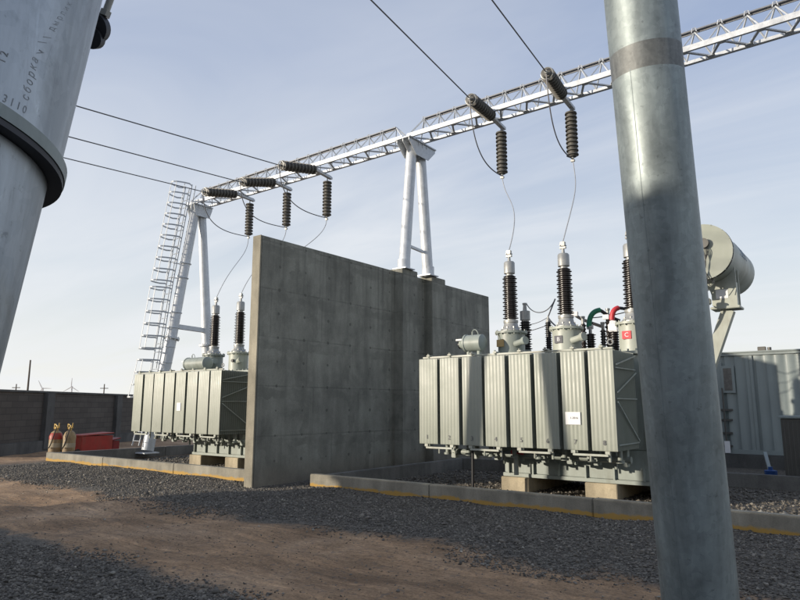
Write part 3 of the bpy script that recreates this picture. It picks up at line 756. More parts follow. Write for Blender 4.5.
# ------------------------------------------------------------------ gantry
GX = [-20.15, -10.2]
NEAR, FAR, MID, ZB, ZTOP = 13.76, 14.40, 14.08, 9.12, 9.66
gan = thing('line_gantry', (-10.2, 14.2, 0), 'galvanised lattice gantry with triangular truss and raked pipe legs above the transformers', 'gantry')
def truss(x0, x1, top0, top1, near, far, mid, zb, zt, parent):
    mb = MB()
    mb.bar((x0, near, zb), (x1, near, zb), .06, .125); mb.build('truss_chord', M['lattice'], parent)
    mb = MB(); mb.bar((x0, far, zb), (x1, far, zb), .09, .07); mb.build('truss_chord', M['lattice'], parent)
    mb = MB(); mb.bar((top0, mid, zt), (top1, mid, zt), .11, .03); mb.bar((top0, mid+.02, zt-.035), (top1, mid+.02, zt-.035), .02, .035); mb.build('truss_chord', M['lattice_shaded'], parent)
    mb = MB()
    # ends of the top chord run down to the lower chords
    for xt, xe in ((top0, x0), (top1, x1)):
        for y in (near, far): mb.bar((xt, mid, zt), (xe, y, zb), .035, .035)
    p = .52; n = int(round((top1-top0)/p)); p = (top1-top0)/n
    for i in range(n):
        a = top0+i*p
        for y in (near, far):
            s = .04 if y == near else -.04
            mb.bar((a, mid, zt-.03), (a+p/2, y+s, zb+.03), .027, .027); mb.bar((a+p/2, y+s, zb+.03), (a+p, mid, zt-.03), .027, .027)
        # small bent hoop over the chord at each node
        mb.tube([(a-.05, mid-.05, zt-.05), (a-.03, mid-.045, zt+.045), (a+.03, mid-.045, zt+.045), (a+.05, mid-.05, zt-.05)], .012, 5)
    q = .74; n = int(round((x1-x0)/q)); q = (x1-x0)/n
    for i in range(n):
        a = x0+i*q
        mb.bar((a, near+.05, zb-.01), (a+q*.62, far-.05, zb-.01), .05, .03); mb.bar((a+q*.62, far-.05, zb-.012), (a+q, near+.05, zb-.012), .05, .03)
        mb.bbox((a-.07, near+.035, zb-.035), (a+.09, near+.15, zb-.027), .002); mb.bbox((a+q*.62-.08, far-.15, zb-.035), (a+q*.62+.08, far-.05, zb-.027), .002)
    mb.build('truss_lacing', M['lattice'], parent)
truss(-20.45, -10.28, -20.0, -10.75, NEAR, FAR, MID, ZB, ZTOP, gan)
truss(-10.12, 6.0, -9.75, 5.6, NEAR, FAR, MID, ZB, ZTOP, gan)
def haunch(x, y0, y1, z, parent, r=.15):
    mb = MB()
    hx = .26; mb.bbox((x-hx, y0-.12, z-.09), (x+hx, y1+.12, z-.052), .004)
    ym = (y0+y1)/2
    for xx in (x-.21, x, x+.21):
        mb.poly([(xx, y0-.1, z-.092), (xx, y1+.1, z-.092), (xx, y1+.1, z-.17), (xx, ym+.30, z-.50), (xx, ym-.30, z-.50), (xx, y0-.1, z-.17)], (.015, 0, 0))
    for yy in (ym-.20, ym, ym+.20):
        mb.poly([(x-.24, yy, z-.092), (x+.24, yy, z-.092), (x+.24, yy, z-.17), (x+.14, yy, z-.50), (x-.14, yy, z-.50), (x-.24, yy, z-.17)], (0, .015, 0))
    mb.build('leg_head', M['gantry'], parent)
def flange(mb, p, d, r):
    d = Vector(d).normalized(); p = Vector(p)
    mb.cyl(p-d*.035, p+d*.035, r, n=20, smooth=False)
    fr, u, w, L = mb.frame(p, p+d)
    for k in range(10):
        t = k*2*math.pi/10; q = p+(u*math.cos(t)+w*math.sin(t))*(r-.03); mb.cyl(q-d*.07, q+d*.07, .015, n=6)
# middle support, standing on the wall
haunch(-10.2, 13.74, 14.84, ZB, gan)
for a, b in (((-10.2, 13.70, 5.26), (-10.2, 14.08, 8.9)), ((-10.2, 14.86, 5.26), (-10.2, 14.50, 8.9))):
    mb = MB(); mb.cyl(a, b, .155, .15, n=24); mb.cyl(a, Vector(a)+Vector((0, 0, .28)), .175, n=20, smooth=False)
    mb.bbox((a[0]-.22, a[1]-.22, a[2]), (a[0]+.22, a[1]+.22, a[2]+.03), .004)
    lg = mb.build('support_leg', M['gantry'], gan)
mb = MB(); mb.bar((-10.2, 13.93, 5.98), (-10.2, 14.66, 5.94), .07, .07); mb.build('cross_brace', M['gantry'], gan)
# left support
haunch(-20.15, 13.78, 14.40, ZB, gan)
for pts in ([(-20.15, 13.92, 8.85), (-20.15, 13.20, 3.98), (-20.15, 12.55, .12)], [(-20.15, 14.20, 8.85), (-20.15, 14.72, 3.86), (-20.15, 15.3, .12)]):
    mb = MB(); mb.cyl(pts[1], pts[0], .19, .15, n=24); mb.cyl(pts[2], pts[1], .20, n=24)
    flange(mb, pts[1], Vector(pts[0])-Vector(pts[2]), .29)
    mb.bbox((pts[2][0]-.28, pts[2][1]-.28, .02), (pts[2][0]+.28, pts[2][1]+.28, .06), .005)
    mb.build('support_leg', M['gantry'], gan)
mb = MB(); mb.bar((-20.15, 13.3, 4.42), (-20.15, 14.65, 4.38), .15, .16); mb.build('cross_brace', M['gantry'], gan)
# right support, outside the picture
haunch(1.6, 13.78, 14.72, ZB, gan)
for s_ in (-1, 1):
    mb = MB(); mb.cyl((1.6, 14.28+s_*1.25, 0), (1.6, 14.28+s_*.2, 8.9), .17, .15, n=24); mb.build('support_leg', M['gantry'], gan)
# ladder with cage on the left support
lx = -20.15
top = Vector((lx, 13.57, 9.75)); mid_ = Vector((lx, 13.02, 6.05)); low = Vector((lx, 12.65, 2.9)); bot = Vector((lx, 12.1, .3))
line = [bot, low, mid_, top]
def lad(t):   # t in height
    for a, b in zip(line[:-1], line[1:]):
        if t <= b.z: return a.lerp(b, (t-a.z)/(b.z-a.z))
    return top.copy()
mb = MB()
for s_ in (-.2, .2):
    mb.tube([p+Vector((s_, 0, 0)) for p in line], .022, 6)
z = .45
while z < 9.7:
    p = lad(z); mb.cyl(p-Vector((.2, 0, 0)), p+Vector((.2, 0, 0)), .012, n=6); z += .3
# second pair of rails, carrying the standoffs
for s_ in (-.2, .2): mb.tube([p+Vector((s_, .16, 0)) for p in line[1:]], .018, 6)
ladder = mb.build('ladder', M['ladder'], gan)
mb = MB()
for seg in ((9.7, 5.95), (5.7, 3.55), (3.15, 1.9)):
    z = seg[0]; rings = []
    nn = max(2, int(round((seg[0]-seg[1])/.42)))
    for k in range(nn+1):
        z = seg[0]+(seg[1]-seg[0])*k/nn; p = lad(z)
        arc = [p+Vector((-.34*math.cos(a)*(1 if abs(math.cos(a)) < .99 else .6), -.72*math.sin(a), 0)) for a in np.linspace(0, math.pi, 13)]
        arc = [p+Vector((-.2, 0, 0))]+arc[1:-1]+[p+Vector((.2, 0, 0))]
        for a, b in zip(arc[:-1], arc[1:]): mb.bar(a, b, .012, .05)
        rings.append(arc)
    for k in range(len(rings)-1):
        for j in (2, 4, 6, 8, 10): mb.bar(rings[k][j], rings[k+1][j], .035, .01)
    mb.build('safety_cage', M['ladder'], ladder); mb = MB()
mb = MB()
for z in (6.75, 6.2, 4.9, 4.35, 3.65, 3.1):
    p = lad(z)
    t_ = (z-3.98)/(8.85-3.98); yl = 13.20+(13.92-13.20)*t_ if z > 3.98 else 13.20-(3.98-z)*.168
    for s_ in (-.2, .2): mb.bar(p+Vector((s_, .1, 0)), (lx+s_*.6, yl, z), .04, .03)
    ring = [Vector((lx+.2*math.cos(a), yl+.2*math.sin(a), z)) for a in np.linspace(0, 6.283, 17)]; mb.tube(ring, .016, 5)
mb.build('ladder_standoffs', M['lattice'], gan)

# arms, insulators, conductors, jumpers and droppers
groups = 'phases'
phases = [ # X, string end, conductor aim point, suspension bottom drop, side word
    (-17.75, (-17.74, 12.5, 8.72), at(65, 158, Y=8.0), 'farthest left'),
    (-15.75, (-15.80, 12.5, 8.64), at(70, 137, Y=7.2), 'second from left'),
    (-13.85, (-14.00, 12.5, 8.78), at(80, 107, Y=6.7), 'third from left'),
    (-7.52, (-7.33, 12.5, 8.90), at(371, 0, Y=8.3), 'right of the middle support'),
    (-5.6, (-5.36, 12.5, 8.92), at(492, 0, Y=9.5), 'left of the steel pole'),
    (-3.6, (-3.45, 12.5, 8.92), Vector((-3.0, 9.5, 8.9)), 'behind the steel pole')]
targets = BL+BR
sx = [-17.86, -15.90, -14.0, -7.61, -5.655, -3.65]
for i, (X, te, aim, w) in enumerate(phases):
    te = Vector(te); za = ZB-.10
    x1 = (te.x*.12+X*.88); 
    mb = MB(); mb.bar((X+.03, NEAR-.12, za), (sx[i], 14.78, za), .11, .07); mb.bar((X+.03, NEAR-.12, za+.04), (sx[i], 14.78, za+.04), .02, .09); mb.build('hanger_arm', M['lattice'], gan)
    # tension string
    st = Vector((X+.03, NEAR+.10, za-.02)); d = (te-st).normalized(); L = (te-st).length
    root = thing('tension_insulator', st, 'brown ribbed tension insulator string pulling off the truss, '+w, 'insulator', 'tension insulators on the gantry')
    mb = MB(); mb.cyl(st, te, .02, n=8); mb.cyl(te-d*.05, te+d*.04, .035, n=10)
    ring = []
    fr, u, wv, _ = mb.frame(st, te)
    rg = [te-d*.06+(u*math.cos(a)+wv*math.sin(a))*.135 for a in np.linspace(0, 6.283, 17)]; mb.tube(rg, .012, 5)
    mb.build('end_fitting', M['alu'], root)
    mb = MB(); nD = 10; body = L-.10; prof = [(0, .04)]
    for k in range(nD):
        t = body*k/nD; h = body/nD
        prof += [(t+h*.04, .075), (t+h*.22, .15), (t+h*.56, .16), (t+h*.66, .095), (t+h*.95, .075)]
    prof.append((body, .04)); mb.lathe(st+d*.03, te, prof, 20); mb.build('insulator_discs', M['shed'], root)
    # suspension string
    sb = Vector((sx[i], 14.6, 7.68)); stt = Vector((sx[i], 14.6, za-.04))
    root = thing('suspension_insulator', stt, 'brown ribbed insulator string hanging vertically from the truss arm, '+w, 'insulator', 'suspension insulators on the gantry')
    mb = MB(); mb.cyl(stt, stt-Vector((0, 0, .12)), .018, n=8); mb.cyl(sb+Vector((0, 0, .02)), sb-Vector((0, 0, .09)), .03, n=8); mb.bbox(sb-Vector((.05, .03, .12)), sb+Vector((.05, .03, -.06)), .008); mb.build('end_fitting', M['alu'], root)
    L2 = stt.z-sb.z-.11; mb = MB(); nD = 11; prof = [(0, .04)]
    for k in range(nD):
        t = L2*k/nD; h = L2/nD
        prof += [(t+h*.04, .09), (t+h*.2, .14), (t+h*.58, .15), (t+h*.66, .105), (t+h*.94, .09)]
    prof.append((L2, .04)); mb.lathe(stt-Vector((0, 0, .11)), sb, prof, 20); mb.build('insulator_discs', M['shed'], root)
    # line conductor
    d = (aim-te).normalized(); far_ = te+d*42; far_.z = max(far_.z, 6.6)
    mid2 = te+d*(aim-te).length
    pts = [te.lerp(aim, k/8) for k in range(9)]
    e = aim
    for k in range(1, 13):
        p = aim+d*(k*2.6); p.z += .012*(k*2.6)**2*.35; pts.append(p)
    mb = MB(); mb.tube(pts, .015, 6)
    tag(mb.build('line_conductor', M['wire']), 'dark overhead conductor running off the insulator '+w, 'cable', 'overhead line conductors')
    # jumper loop
    mb = MB(); c1 = te+Vector((.02, .05, -1.25)); c2 = sb+Vector((0, -1.0, -.12))
    mb.tube(bez(te, c1, c2, sb-Vector((0, 0, .05)), 24), .015, 6)
    tag(mb.build('jumper_loop', M['wire']), 'slack dark jumper looping to the hanging insulator '+w, 'cable', 'jumper loops on the gantry')
    # dropper to the bushing
    bx, by = targets[i]; tt = Vector((bx, by, 5.13))
    mb = MB(); mb.tube(bez(sb-Vector((0, 0, .08)), sb+Vector((.12, -.1, -.9)), tt+Vector((.25 if i > 2 else .3, .35, 1.3)), tt, 24), .012, 6)
    tag(mb.build('dropper_wire', M['dropper']), 'thin pale wire dropping from the hanging insulator '+w, 'cable', 'droppers to the bushings')

# ------------------------------------------------------------------ near pipe supports (second gantry line)
def leg_point(z, right):
    return Vector((-.69, 2.645-.115*(z-3.3), z)) if right else Vector((-.69, .108+.138*(z-1.6), z))
nr = thing('pipe_support', (-.69, 1.5, 0), 'huge weathered galvanised pipe legs of the A-frame support right beside the camera', 'gantry support')
r0 = .150
# right leg
rr_ = .1465
mb = MB(); mb.cyl(leg_point(0, True), leg_point(2.985, True), rr_, n=96, caps=False)
rl = mb.build('support_leg', M['pole'], nr)
mb = MB(); mb.cyl(leg_point(2.985, True), leg_point(3.095, True), rr_, n=96, caps=False); mb.build('dull_band', M['band'], rl)
mb = MB(); mb.cyl(leg_point(3.095, True), leg_point(9, True), rr_, n=96, caps=False); mb.build('upper_pipe', M['pole'], rl)
mb = MB(); mb.tube([leg_point(z_, True)+Vector((rr_*math.cos(-1.78), rr_*math.sin(-1.78), 0)) for z_ in np.linspace(.1, 2.98, 20)], .0022, 6); mb.build('weld_seam', M['pole'], rl)
flb = MB(); flb.cyl(leg_point(.02, True), leg_point(.06, True), .27, n=32); flb.build('base_flange', M['pole'], rl)
# left leg: sleeve flange and slightly slimmer lower pipe
zf = 1.845
ll = MB(); ll.cyl(leg_point(zf, False), leg_point(9, False), r0, n=96); ll = ll.build('support_leg', M['pole_bright'], nr)
mb = MB(); mb.cyl(leg_point(zf-.0165, False), leg_point(zf-.0115, False), r0+.006, n=96); mb.build('flange_underside', M['flange_dark'], ll)  # thin dark disc added to blacken the underside of the flange
mb = MB(); mb.cyl(leg_point(0, False), leg_point(zf-.017, False), r0-.007, n=96); mb.build('lower_pipe', M['pole_bright'], ll)
mb = MB(); mb.cyl(leg_point(zf-.011, False), leg_point(zf, False), r0+.007, n=96, smooth=True); mb.build('sleeve_flange', M['pole'], ll)
mb = MB(); mb.cyl(leg_point(.02, False), leg_point(.06, False), .27, n=32); mb.build('base_flange', M['pole'], ll)
# hand lettering wrapped round the pipe
def wrap_text(txt, size, z, th0, parent):
    vs, fs = text_mesh(txt, size, .0006); mb = MB(); vv = []
    for v in vs:
        zz = z+v.x; th = th0-v.y/r0*(-1)
        c = leg_point(zz, False); rad_ = r0+.0008+v.z
        vv.append(c+Vector((rad_*math.cos(th), rad_*math.sin(th), 0)))
    mb.add(vv, fs); return mb.build('marker_lettering', M['marker'], parent, fixn=False)
# dark lug with bolt and rod behind the left leg
c = leg_point(2.42, False)
def on_leg(z, th, extra=0.): 
    q = leg_point(z, False); return q+Vector(((r0+extra)*math.cos(th), (r0+extra)*math.sin(th), 0))
haunch(-.69, 1.02, 2.18, 9.15, nr)
# second support of that line, outside the picture on the left
n2 = thing('pipe_support', (-11.9, 1.5, 0), 'galvanised A-frame pipe support of the near gantry line left of the picture', 'gantry support')
for rt in (True, False):
    mb = MB(); a = leg_point(0, rt); b = leg_point(9, rt); a.x = b.x = -11.9; mb.cyl(a, b, r0, n=32); mb.build('support_leg', M['pole'], n2)
haunch(-11.9, 1.02, 2.18, 9.15, n2)
nb = thing('overhead_truss', (-5.8, 1.6, 9.15), 'lattice truss carried by the near pipe supports above the camera', 'gantry')
truss(-12.3, 4.0, -11.9, 3.6, 1.28, 1.92, 1.6, 9.21, 9.75, nb)

# ------------------------------------------------------------------ perimeter wall
A = Vector((-25.64, 11.64, 0)); Bq = Vector((-28.84, 16.23, 0)); dv = (Bq-A).normalized(); nv = Vector((dv.y, -dv.x, 0))
ang = math.atan2(dv.y, dv.x)
P0 = A-dv*3.3
def to_world(mbx):
    Rm = Matrix.Rotation(ang, 4, 'Z'); return Rm
wl = thing('perimeter_wall', P0, 'long dark blockwork perimeter wall with piers at the back left of the yard', 'wall'); wl.rotation_euler.z = ang
def local(mb, name, mat):
    me = mb.build(name, mat, origin=(0, 0, 0)); me.parent = wl; me.location = (0, 0, 0); return me
Lw = 75.; step = (Bq-A).length
mb = MB(); mb.box((0, .0, -.3), (Lw, .22, 2.08)); local(mb, 'wall_panel', M['block'])
mb = MB(); mb.bbox((-.1, -.06, 2.082), (Lw, .28, 2.16), .01); local(mb, 'coping', M['plinth_dark'])
mb = MB(); mb.bbox((0, -.12, -.3), (Lw, -.002, .32), .01); local(mb, 'plinth_course', M['plinth_dark'])
k = 0; s_ = 3.3-3*step
while s_ < Lw:
    if s_ > 0:
        mb = MB(); mb.bbox((s_-.25, -.16, .0), (s_+.25, .30, 2.079), .01); local(mb, 'pier', M['plinth_dark'])
    s_ += step

# ------------------------------------------------------------------ fire equipment by the left kerb
for (u, r_, red, lab) in ((54, .20, True, 'tan gas cylinder with red collar, left one beside the red box'), (67.5, .19, False, 'tan gas cylinder with brass valve standing against the red box')):
    p = at(u, 454.8, Z=0); x, y = p.x+.25, p.y-.1
    rt = thing('fire_extinguisher', (x, y, 0), lab, 'fire extinguisher', 'cylinders beside the red box')
    mb = MB(); mb.lathe((x, y, .06), (x, y, 2), [(0, r_*.8), (.03, r_), (.56, r_), (.68, r_*.75), (.74, r_*.35)], 24); mb.build('cylinder_body', M['canvas'], rt)
    mb = MB(); mb.lathe((x, y, .52), (x, y, 2), [(0, r_+.004), (.10, r_+.004), (.20, r_*.80), (.225, r_*.7)], 24); mb.build('collar', M['red'] if red else M['canvas'], rt)
    mb = MB(); mb.cyl((x, y, .78), (x, y, .92), .05, n=12); mb.cyl((x-.16, y, .86), (x+.16, y, .90), .025, n=8); mb.cyl((x+.14, y, .88), (x+.16, y, 1.05), .02, n=8); mb.cyl((x-.16, y, .84), (x-.15, y, 1.02), .02, n=8); mb.cyl((x-.1, y, 1.0), (x+.05, y, .93), .02, n=8); mb.build('valve', M['brass'], rt)
    mb = MB(); mb.bbox((x-.26, y-.12, .0), (x+.2, y+.2, .055), .01)
    for sx_ in (-.2, .2): mb.cyl((x+sx_-.02, y+.2, .1), (x+sx_+.02, y+.2, .1), .1, n=16)
    mb.build('trolley', M['black'], rt)
    mb = MB(); mb.tube(bez((x+.1, y-.06, .90), (x+.34, y-.2, .8), (x+.26, y-.26, .35), (x+.05, y-r_-.03, .25)), .018, 6); mb.build('hose', M['black'], rt)
    mb = MB(); mb.lathe((x, y, .26), (x, y, 2), [(0, r_+.003), (.14, r_+.003)], 24); mb.build('label_band', M['pad'], rt)
def oriented_box(name, p, q, h, depth, mat, lab, cat, lidm):
    d = (q-p); d.z = 0; L = d.length; d.normalize(); a = math.atan2(d.y, d.x)
    rt = thing(name, (p.x, p.y, 0), lab, cat); rt.rotation_euler.z = a
    mb = MB(); mb.bbox((0, 0, .0), (L, depth, h-.04), .012); o = mb.build('box_body', mat, origin=(0, 0, 0)); o.parent = rt; o.location = (0, 0, 0)
    mb = MB(); mb.poly([(-.03, -.04, h-.038), (L+.03, -.04, h-.038), (L+.03, depth+.02, h+.03), (-.03, depth+.02, h+.03)], (0, 0, .035)); o = mb.build('lid', lidm, origin=(0, 0, 0)); o.parent = rt; o.location = (0, 0, 0)
def ypix(X, u, z=0):   # Y at which the line X=const, Z=z crosses image column u
    best = min((abs(400+640*((CA*X+SA*y)/((-SA*X+CA*y)*math.cos(PITCH)+(z-EYE)*math.sin(PITCH)))-u), y) for y in np.arange(8, 30, .02)); return best[1]
c0 = at(80.5, 453, Z=0); ye = ypix(c0.x, 112)
oriented_box('fire_sand_box', Vector((c0.x-.75, c0.y, 0)), Vector((c0.x, c0.y, 0)), .60, ye-c0.y, M['red'], 'large bright red sand box beside the gas cylinders', 'box', M['red'])
ye2 = ypix(c0.x-.1, 120)
oriented_box('fire_sand_box', Vector((c0.x-.6, ye+.06, 0)), Vector((c0.x-.1, ye+.06, 0)), .40, ye2-ye-.1, M['reddark'], 'small dark red box to the right of the larger red one', 'box', M['reddark'])

# ------------------------------------------------------------------ container substation on the right
cy = 20.0; cx0, cx1 = -7.5, 5.0; cz0, cz1 = .30, 3.08
ct = thing('container_substation', ((cx0+cx1)/2, cy+1.2, 0), 'grey blue corrugated metal container building with a small window at the far right', 'container building')
mb = MB(); prof = []; x = cx0
while x < cx1-.3:
    prof += [(x, cy), (x+.09, cy), (x+.13, cy+.035), (x+.22, cy+.035), (x+.26, cy)]; x += .26
prof.append((cx1, cy))
vs = [(a, b, z) for z in (cz0+.12, cz1-.10) for a, b in prof]; n_ = len(prof)
mb.add(vs, [(k, k+1, n_+k+1, n_+k) for k in range(n_-1)])
mb.box((cx0, cy+.04, cz0), (cx1, cy+2.5, cz1-.02)); mb.build('corrugated_shell', M['container'], ct, fixn=False)
mb = MB(); mb.bbox((cx0, cy-.02, cz0), (cx1, cy+.03, cz0+.12), .006); mb.bbox((cx0, cy-.03, cz1-.09), (cx1, cy+.035, cz1-.02), .006); mb.bbox((cx0-.05, cy-.06, cz1-.018), (cx1+.05, cy+2.55, cz1+.02), .006)
xs_ = at(754, 400, Y=cy).x
mb.bbox((xs_-.04, cy-.012, cz0+.12), (xs_+.04, cy-.002, cz1-.1), .003)
mb.build('frame_rail', M['container'], ct)
a = at(720, 366, Y=cy-.03); b = at(736, 393, Y=cy-.03)
mb = MB(); mb.bbox((a.x, cy-.05, b.z), (b.x, cy-.004, a.z), .005); wi = mb.build('window', M['container'], ct)
mb = MB(); mb.box((a.x+.07, cy-.054, b.z+.07), (b.x-.07, cy-.051, a.z-.07)); mb.build('pane', M['glass'], wi)
mb = MB(); a = at(722, 398, Y=cy); b = at(731, 452, Y=cy); mb.bbox((a.x-.7, cy-.035, b.z), (b.x-.06, cy-.004, a.z+1.0), .005); dr = mb.build('door', M['container'], ct)
mb = MB()
for v_ in (410, 420, 433, 446):
    c_ = at(727, v_, Y=cy-.05); mb.bbox((c_.x-.15, cy-.08, c_.z-.03), (c_.x+.15, cy-.036, c_.z+.03), .006)
mb.cyl((c_.x, cy-.07, .5), (c_.x, cy-.07, 2.1), .02, n=8); mb.build('locking_bar', M['cabinet'], dr)
c_ = at(727.5, 447, Y=cy-.1); mb = MB(); mb.box((c_.x-.07, cy-.10, c_.z-.16), (c_.x+.07, cy-.09, c_.z+.16)); mb.build('white_sign', M['white'], ct)
c_ = at(761, 350, Y=cy); mb = MB(); mb.bbox((c_.x-.1, cy+.1, cz1+.02), (c_.x+.1, cy+.25, cz1+.14), .01); mb.cyl((c_.x+.18, cy+.2, cz1+.02), (c_.x+.18, cy+.2, cz1+.12), .05, n=10); mb.build('roof_fitting', M['cabinet'], ct)
mb = MB(); mb.bbox((cx0-.1, cy-.1, -.3), (cx1+.1, cy+2.6, cz0-.004), .01); mb.build('concrete_plinth', M['plinth_dark'], ct)
# cabinet
a = at(780, 416, Y=15.9); x0 = a.x
cb = thing('switch_cabinet', (x0+.6, 16.2, 0), 'dark ribbed steel cabinet at the right edge in front of the container', 'cabinet')
mb = MB(); mb.bbox((x0, 15.9, .12), (x0+1.3, 16.5, a.z-.05), .01); cbb = mb.build('cabinet_body', M['cabinet'], cb)
mb = MB()
for k in range(16): mb.bbox((x0+.04+k*.078, 15.88, .16), (x0+.075+k*.078, 15.898, a.z-.09), .004)
mb.build('ribbed_front', M['cabinet'], cb)
mb = MB(); mb.bbox((x0-.05, 15.84, a.z-.048), (x0+1.35, 16.55, a.z), .008); mb.build('cabinet_roof', M['container'], cb)
mb = MB(); mb.bbox((x0+.03, 15.93, -.2), (x0+1.27, 16.47, .118), .01); mb.build('cabinet_base', M['plinth'], cb)
a = at(765, 453, Y=17.5); b = at(773, 480, Y=16.6); mb = MB(); mb.bar(a, (b.x, b.y, -.05), .07, .07); tag(mb.build('leaning_strut', M['container']), 'pale grey strut leaning against the container plinth left of the dark cabinet', 'strut')
p = at(771, 474, Y=16.6); mb = MB(); mb.lathe((p.x, p.y, -.05), (p.x, p.y, 1), [(0, .10), (.02, .12), (.24, .13), (.26, .05), (.32, .045)], 16); tag(mb.build('plastic_canister', M['blue']), 'small blue plastic canister beside the dark cabinet', 'canister')

# ------------------------------------------------------------------ control building behind the camera (casts the foreground shade)
bl = thing('control_building', (-5, -8, 0), 'low grey control building behind the camera', 'building')
bx0, bx1, by0, by1, bh = -19.3, 14., -14., -5., 3.50
mb = MB(); mb.box((bx0, by0, -.3), (bx1, by1, bh-.12)); mb.build('wall', M['building'], bl)
mb = MB(); mb.bbox((bx0-.15, by0-.15, bh-.118), (bx1+.15, by1+.15, bh), .01); mb.build('roof', M['roof'], bl)
mb = MB(); mb.box((-10.6, by0+1, bh+.002), (6., by1-.3, 4.12)); mb.build('pole_shade_block', M['building'], bl)  # unseen taller block with its roof, added only to shade the near pole
mb = MB(); mb.bbox((-10.7, by0+.9, 4.122), (6.1, by1-.2, 4.2), .01); mb.build('pole_shade_roof', M['roof'], bl)
for x in (-14, -10, -6, 2, 6, 10):
    mb = MB(); mb.bbox((x, by1+.002, 1.1), (x+1.5, by1+.06, 2.5), .01); w_ = mb.build('window', M['container'], bl)
    mb = MB(); mb.box((x+.08, by1+.062, 1.18), (x+1.42, by1+.066, 2.42)); mb.build('pane', M['glass'], w_)
mb = MB(); mb.bbox((-2.2, by1+.002, .0), (-1.1, by1+.06, 2.15), .01); mb.build('door', M['container'], bl)

# ------------------------------------------------------------------ skyline: poles and wind turbines
def far_point(u, v, D):
    r = ray(u, v); s = D/math.hypot(r[0], r[1]); return Vector((r[0]*s, r[1]*s, EYE+r[2]*s))
p = far_point(30.5, 360, 120); mb = MB(); mb.cyl((p.x, p.y, -1), (p.x, p.y, p.z), .20, .12, n=8); up = mb.build('pole', M['timber'], thing('utility_pole', (p.x, p.y, -1), 'tall thin dark pole beyond the perimeter wall at the far left', 'pole'))
p = far_point(16.5, 384, 500); rt = thing('utility_pole', (p.x, p.y, -1), 'distant pole with a crossarm, leftmost on the skyline', 'pole')
mb = MB(); mb.cyl((p.x, p.y, -1), p, .5, .35, n=8); mb.build('pole', M['timber'], rt)
mb = MB(); mb.bar(p+Vector((-2.6*CA, -2.6*SA, -2.4)), p+Vector((2.6*CA, 2.6*SA, -2.4)), .5, .5); mb.build('crossarm', M['timber'], rt)
p = far_point(104.5, 384, 500); rt = thing('utility_pole', (p.x, p.y, -1), 'distant pole with a crossarm near the ladder foot', 'pole')
mb = MB(); mb.cyl((p.x, p.y, -1), p, .5, .35, n=8); mb.build('pole', M['timber'], rt)
mb = MB(); mb.bar(p+Vector((-2.8*CA, -2.8*SA, -3)), p+Vector((2.8*CA, 2.8*SA, -3)), .5, .5); mb.build('crossarm', M['timber'], rt)
for (u, v, rot, lab) in ((43, 388.5, 30, 'distant wind turbine with two blades raised in a Y, left one'), (72, 387, 0, 'distant wind turbine with one blade straight up, right one')):
    D = 2200; p = far_point(u, v, D); rt = thing('wind_turbine', (p.x, p.y, -2), lab, 'wind turbine', 'wind turbines on the skyline')
    mb = MB(); mb.cyl((p.x, p.y, -2), p, 2.4, 1.5, n=12); mb.bbox(p-Vector((2, 2, 1.5)), p+Vector((2, 2, 2)), .3); mb.build('tower', M['turbine'], rt)
    side_ = Vector((CA, SA, 0)); fwd = Vector((-SA, CA, 0))
    for k in range(3):
        a = R(rot+120*k+90-(0 if rot == 0 else 0)); dd = side_*math.cos(a)+Vector((0, 0, math.sin(a)))
        nn = side_*(-math.sin(a))+Vector((0, 0, math.cos(a)))
        q = p-fwd*4; mb = MB(); mb.poly([q-nn*1.1, q+nn*1.1, q+dd*10+nn*1.7, q+dd*27+nn*.4, q+dd*27-nn*.4, q+dd*10-nn*.9], fwd*.8); mb.build('blade', M['turbine'], rt)

# ------------------------------------------------------------------ left leg details
vis = ray(60, 30)
def leg_hit(u, v):
    """point of the left leg's skin seen along a ray, and its angle/height"""
    r = Vector(ray(u, v)); best = None
    s = .3
    while s < 1.5:
        p = Vector((0, 0, EYE))+r*s; c = leg_point(p.z, False)
        if math.hypot(p.x-c.x, p.y-c.y) <= r0: return p.z, math.atan2(p.y-c.y, p.x-c.x)
        s += .0005
    return None
for (txt, size, ua, va, ub, vb) in (('с б о р к а', .012, 26, 95, 34, 62), ('v', .016, 38, 54, 41, 50), ('1 1', .015, 43, 42, 47, 38), ('д ы р л и к', .012, 52, 28, 68, 5), ('1 2', .010, 1, 62, 5, 52), ('3 1 1 0', .010, 3, 97, 26, 110), ('л о', .010, 1, 160, 5, 140)):
    h1 = leg_hit(ua, va); h2 = leg_hit(ub, vb)
    if not (h1 and h2): continue
    z1, t1 = h1; z2, t2 = h2
    vs, fs = text_mesh(txt, size, .0003); mbx = MB(); vv = []
    dz = z2-z1; ds = (t2-t1)*r0; L = math.hypot(dz, ds) or 1; ez, es = dz/L, ds/L
    W = max(abs(v.x) for v in vs)*2 or 1; k = L/W*1.0; k = min(max(k, .7), 1.6)
    zc, tc_ = (z1+z2)/2, (t1+t2)/2
    lower = zc < zf-.02
    for v in vs:
        # text x along (ds,dz), text y perpendicular on the skin (seen from outside, +theta is to the right)
        z = zc+ez*v.x*k+es*v.y*-1*-1*(-1 if False else 1)*(-1)*(-1)*0 + v.x*0
        z = zc+ez*v.x*k-es*v.y*-1*(-1)
        s_ = es*v.x*k+ez*v.y*-1
        th = tc_+s_/r0; c = leg_point(z, False); rad_ = (r0-.007 if lower else r0)+.0003+v.z
        vv.append(c+Vector((rad_*math.cos(th), rad_*math.sin(th), 0)))
    mbx.add(vv, fs); mbx.build('marker_lettering', M['marker'], ll, fixn=False)
